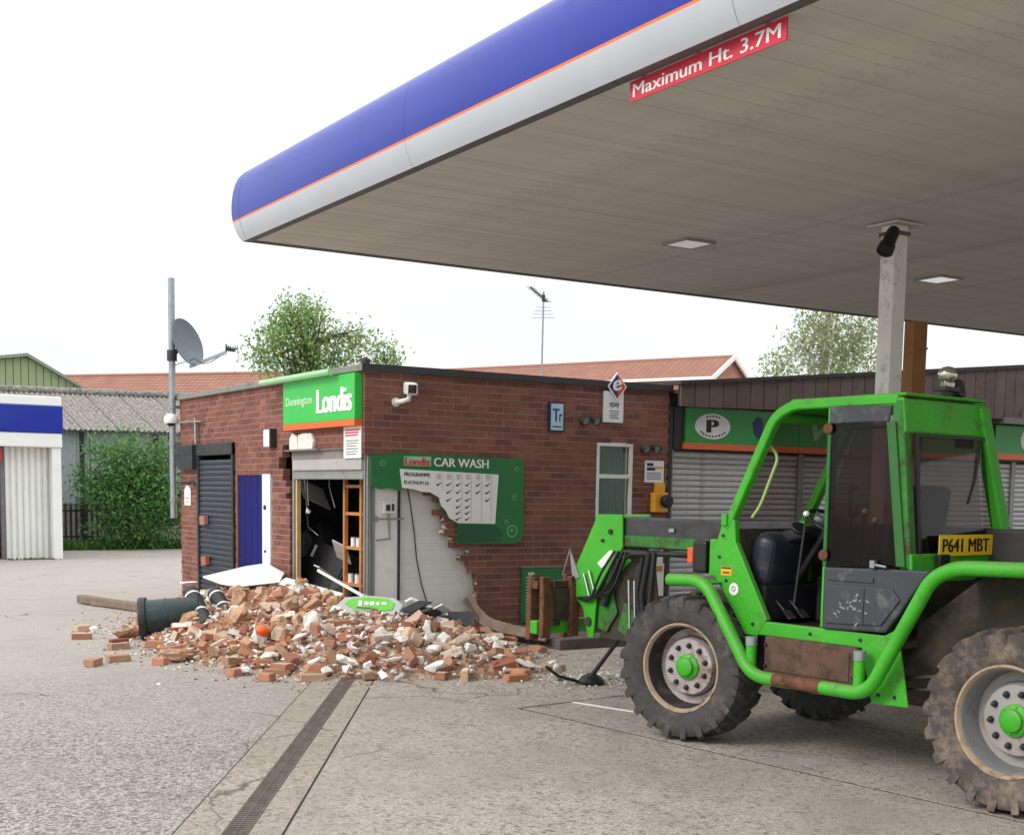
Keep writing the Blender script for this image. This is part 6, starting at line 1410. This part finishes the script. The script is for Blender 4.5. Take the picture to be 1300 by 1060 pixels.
# knocked over black bollards with white bands
def bollard(a, b, lab, r=.092):
    t = thing('plastic_bollard', lab, 'bollard', a, 'knocked over black bollards'); a, b = Vector(a), Vector(b); ax = (b-a).normalized(); ln = (b-a).length
    m = MB(); m.lathe([(0,0),(0,r*.8),(.02,r),(ln,r),(ln,0)], a, ax, 24); m.build('post', m_black, t, smooth=40)
    for f in (.16,.62):
        m = MB(); m.lathe([(ln*f,r+.001),(ln*f,r+.004),(ln*f+.03,r+.004),(ln*f+.03,r+.001)], a, ax, 24, closed=True); m.build('white_band', m_whitep, t)
bollard((4.66,14.2,.50),(4.62,13.52,.17),'black bollard with white bands leaning beside the dark green bin')
bollard((5.05,14.5,.45),(5.0,13.9,.22),'black bollard with white bands lying behind the upright masonry slab')
vs, fs = hull(random.Random(31), 20, (.15,.10,.015)); m = MB(); m.add([v+Vector((4.68,14.3,.60)) for v in vs], fs); tag(m.build('plaster_flake', m_plaster), 'white plaster flake lying over the top of the leaning bollard', 'plaster')
ob_ = MB(); ob_.lathe([(-.075+.15*k/10, .075*math.sin(PI*k/10)) for k in range(11)], (4.56,11.75,pile(4.56,11.75)+.09), (.2,.1,1), 18); tag(ob_.build('orange_ball', M('orange_plastic', L(236,100,30), .4, var=.08, bump=.05), None, smooth=60), 'bright orange plastic ball half buried in the front of the heap', 'ball')
# grey kerb strip on the yard left of the bin
ks = thing('kerb_strip', 'long grey broken kerb strip lying on the yard behind the dark green bin', 'kerb', (4.9,18,0))
m = MB(); m.beam((4.55,18.75,.07),(5.02,16.9,.06),.13,.11); m.beam((4.62,18.3,.03),(5.2,16.95,.03),.12,.05); m.build('strip', m_oldwood, ks, bevel=.015)
# crumpled paper and foil
for k,(x,y,z) in enumerate([(4.80,10.35,.10),(5.05,10.1,.07),(5.15,10.0,.05),(4.95,10.2,.14),(6.45,9.35,.06),(6.62,9.75,.12),(6.9,9.3,.04),(6.98,9.22,.05),(7.2,9.35,.05),(4.12,11.0,.05),(4.62,10.62,.16),(4.68,10.5,.08),(7.28,9.5,.04),(3.75,14.9,.05)]):
    vs, fs = hull(random.Random(300+k), 11, (rr.uniform(.04,.09),rr.uniform(.03,.07),rr.uniform(.02,.05))); m = MB(); m.add(vs, fs); o = m.build('crumpled_paper', m_paper if k%3 else m_whitep, None); o.location = (x,y,max(z,pile(x,y)+.02)); o.rotation_euler = (rr.uniform(-.6,.6),rr.uniform(-.6,.6),rr.uniform(0,3))
    tag(o, 'crumpled scrap of white packaging lying'+where(x,y), 'litter', 'white scraps at the foot of the rubble')
lump(6.45,9.45,.09,(.15,.06,.09),'upright white faced brick at the right tip of the heap by the forks', m_whiteface, 41, 'tilted_brick', 'brick', rot=(.2,.5,.9))
gb2 = MB()
for k in range(420):
    x, y = rr.gauss(6.95,.35), rr.gauss(9.35,.25); s = rr.uniform(.006,.02); vs, fs = hull(rr, 7, (s,s,s*.7)); gb2.add([v+Vector((x,y,.01+s*.4)) for v in vs], fs)
tag(gb2.build('grit', m_plaster), 'pale grit and crumbs on the concrete below the forks', 'grit', kind='stuff')
# stake standing in front of the forks
sk_ = thing('bent_stake', 'black metal stake leaning on a round foot in front of the front wheel', 'stake', (6.6,9.15,0))
m = MB(); m.lathe([(0,0),(0,.11),(.03,.12),(.07,.085),(.10,.03),(.10,0)], (6.60,9.12,.008), (0,0,1), 18); m.build('foot', m_black, sk_, smooth=45)
m = MB(); m.tube([(6.60,9.12,.08),(6.70,9.02,.28),(6.83,8.92,.52)], [.022,.018,.026], 8); m.tube([(6.50,9.16,.03),(6.3,9.2,.09),(6.22,9.28,.17)], .016, 6); m.build('rod', m_black, sk_, smooth=50)
ws = MB(); ws.prism([(5.88,8.38,.009),(5.91,8.36,.009),(6.07,7.78,.009),(6.04,7.79,.009)], (0,0,.006)); tag(ws.build('white_lath', m_whitep), 'thin white lath lying flat on the concrete left of the front wheel', 'lath')
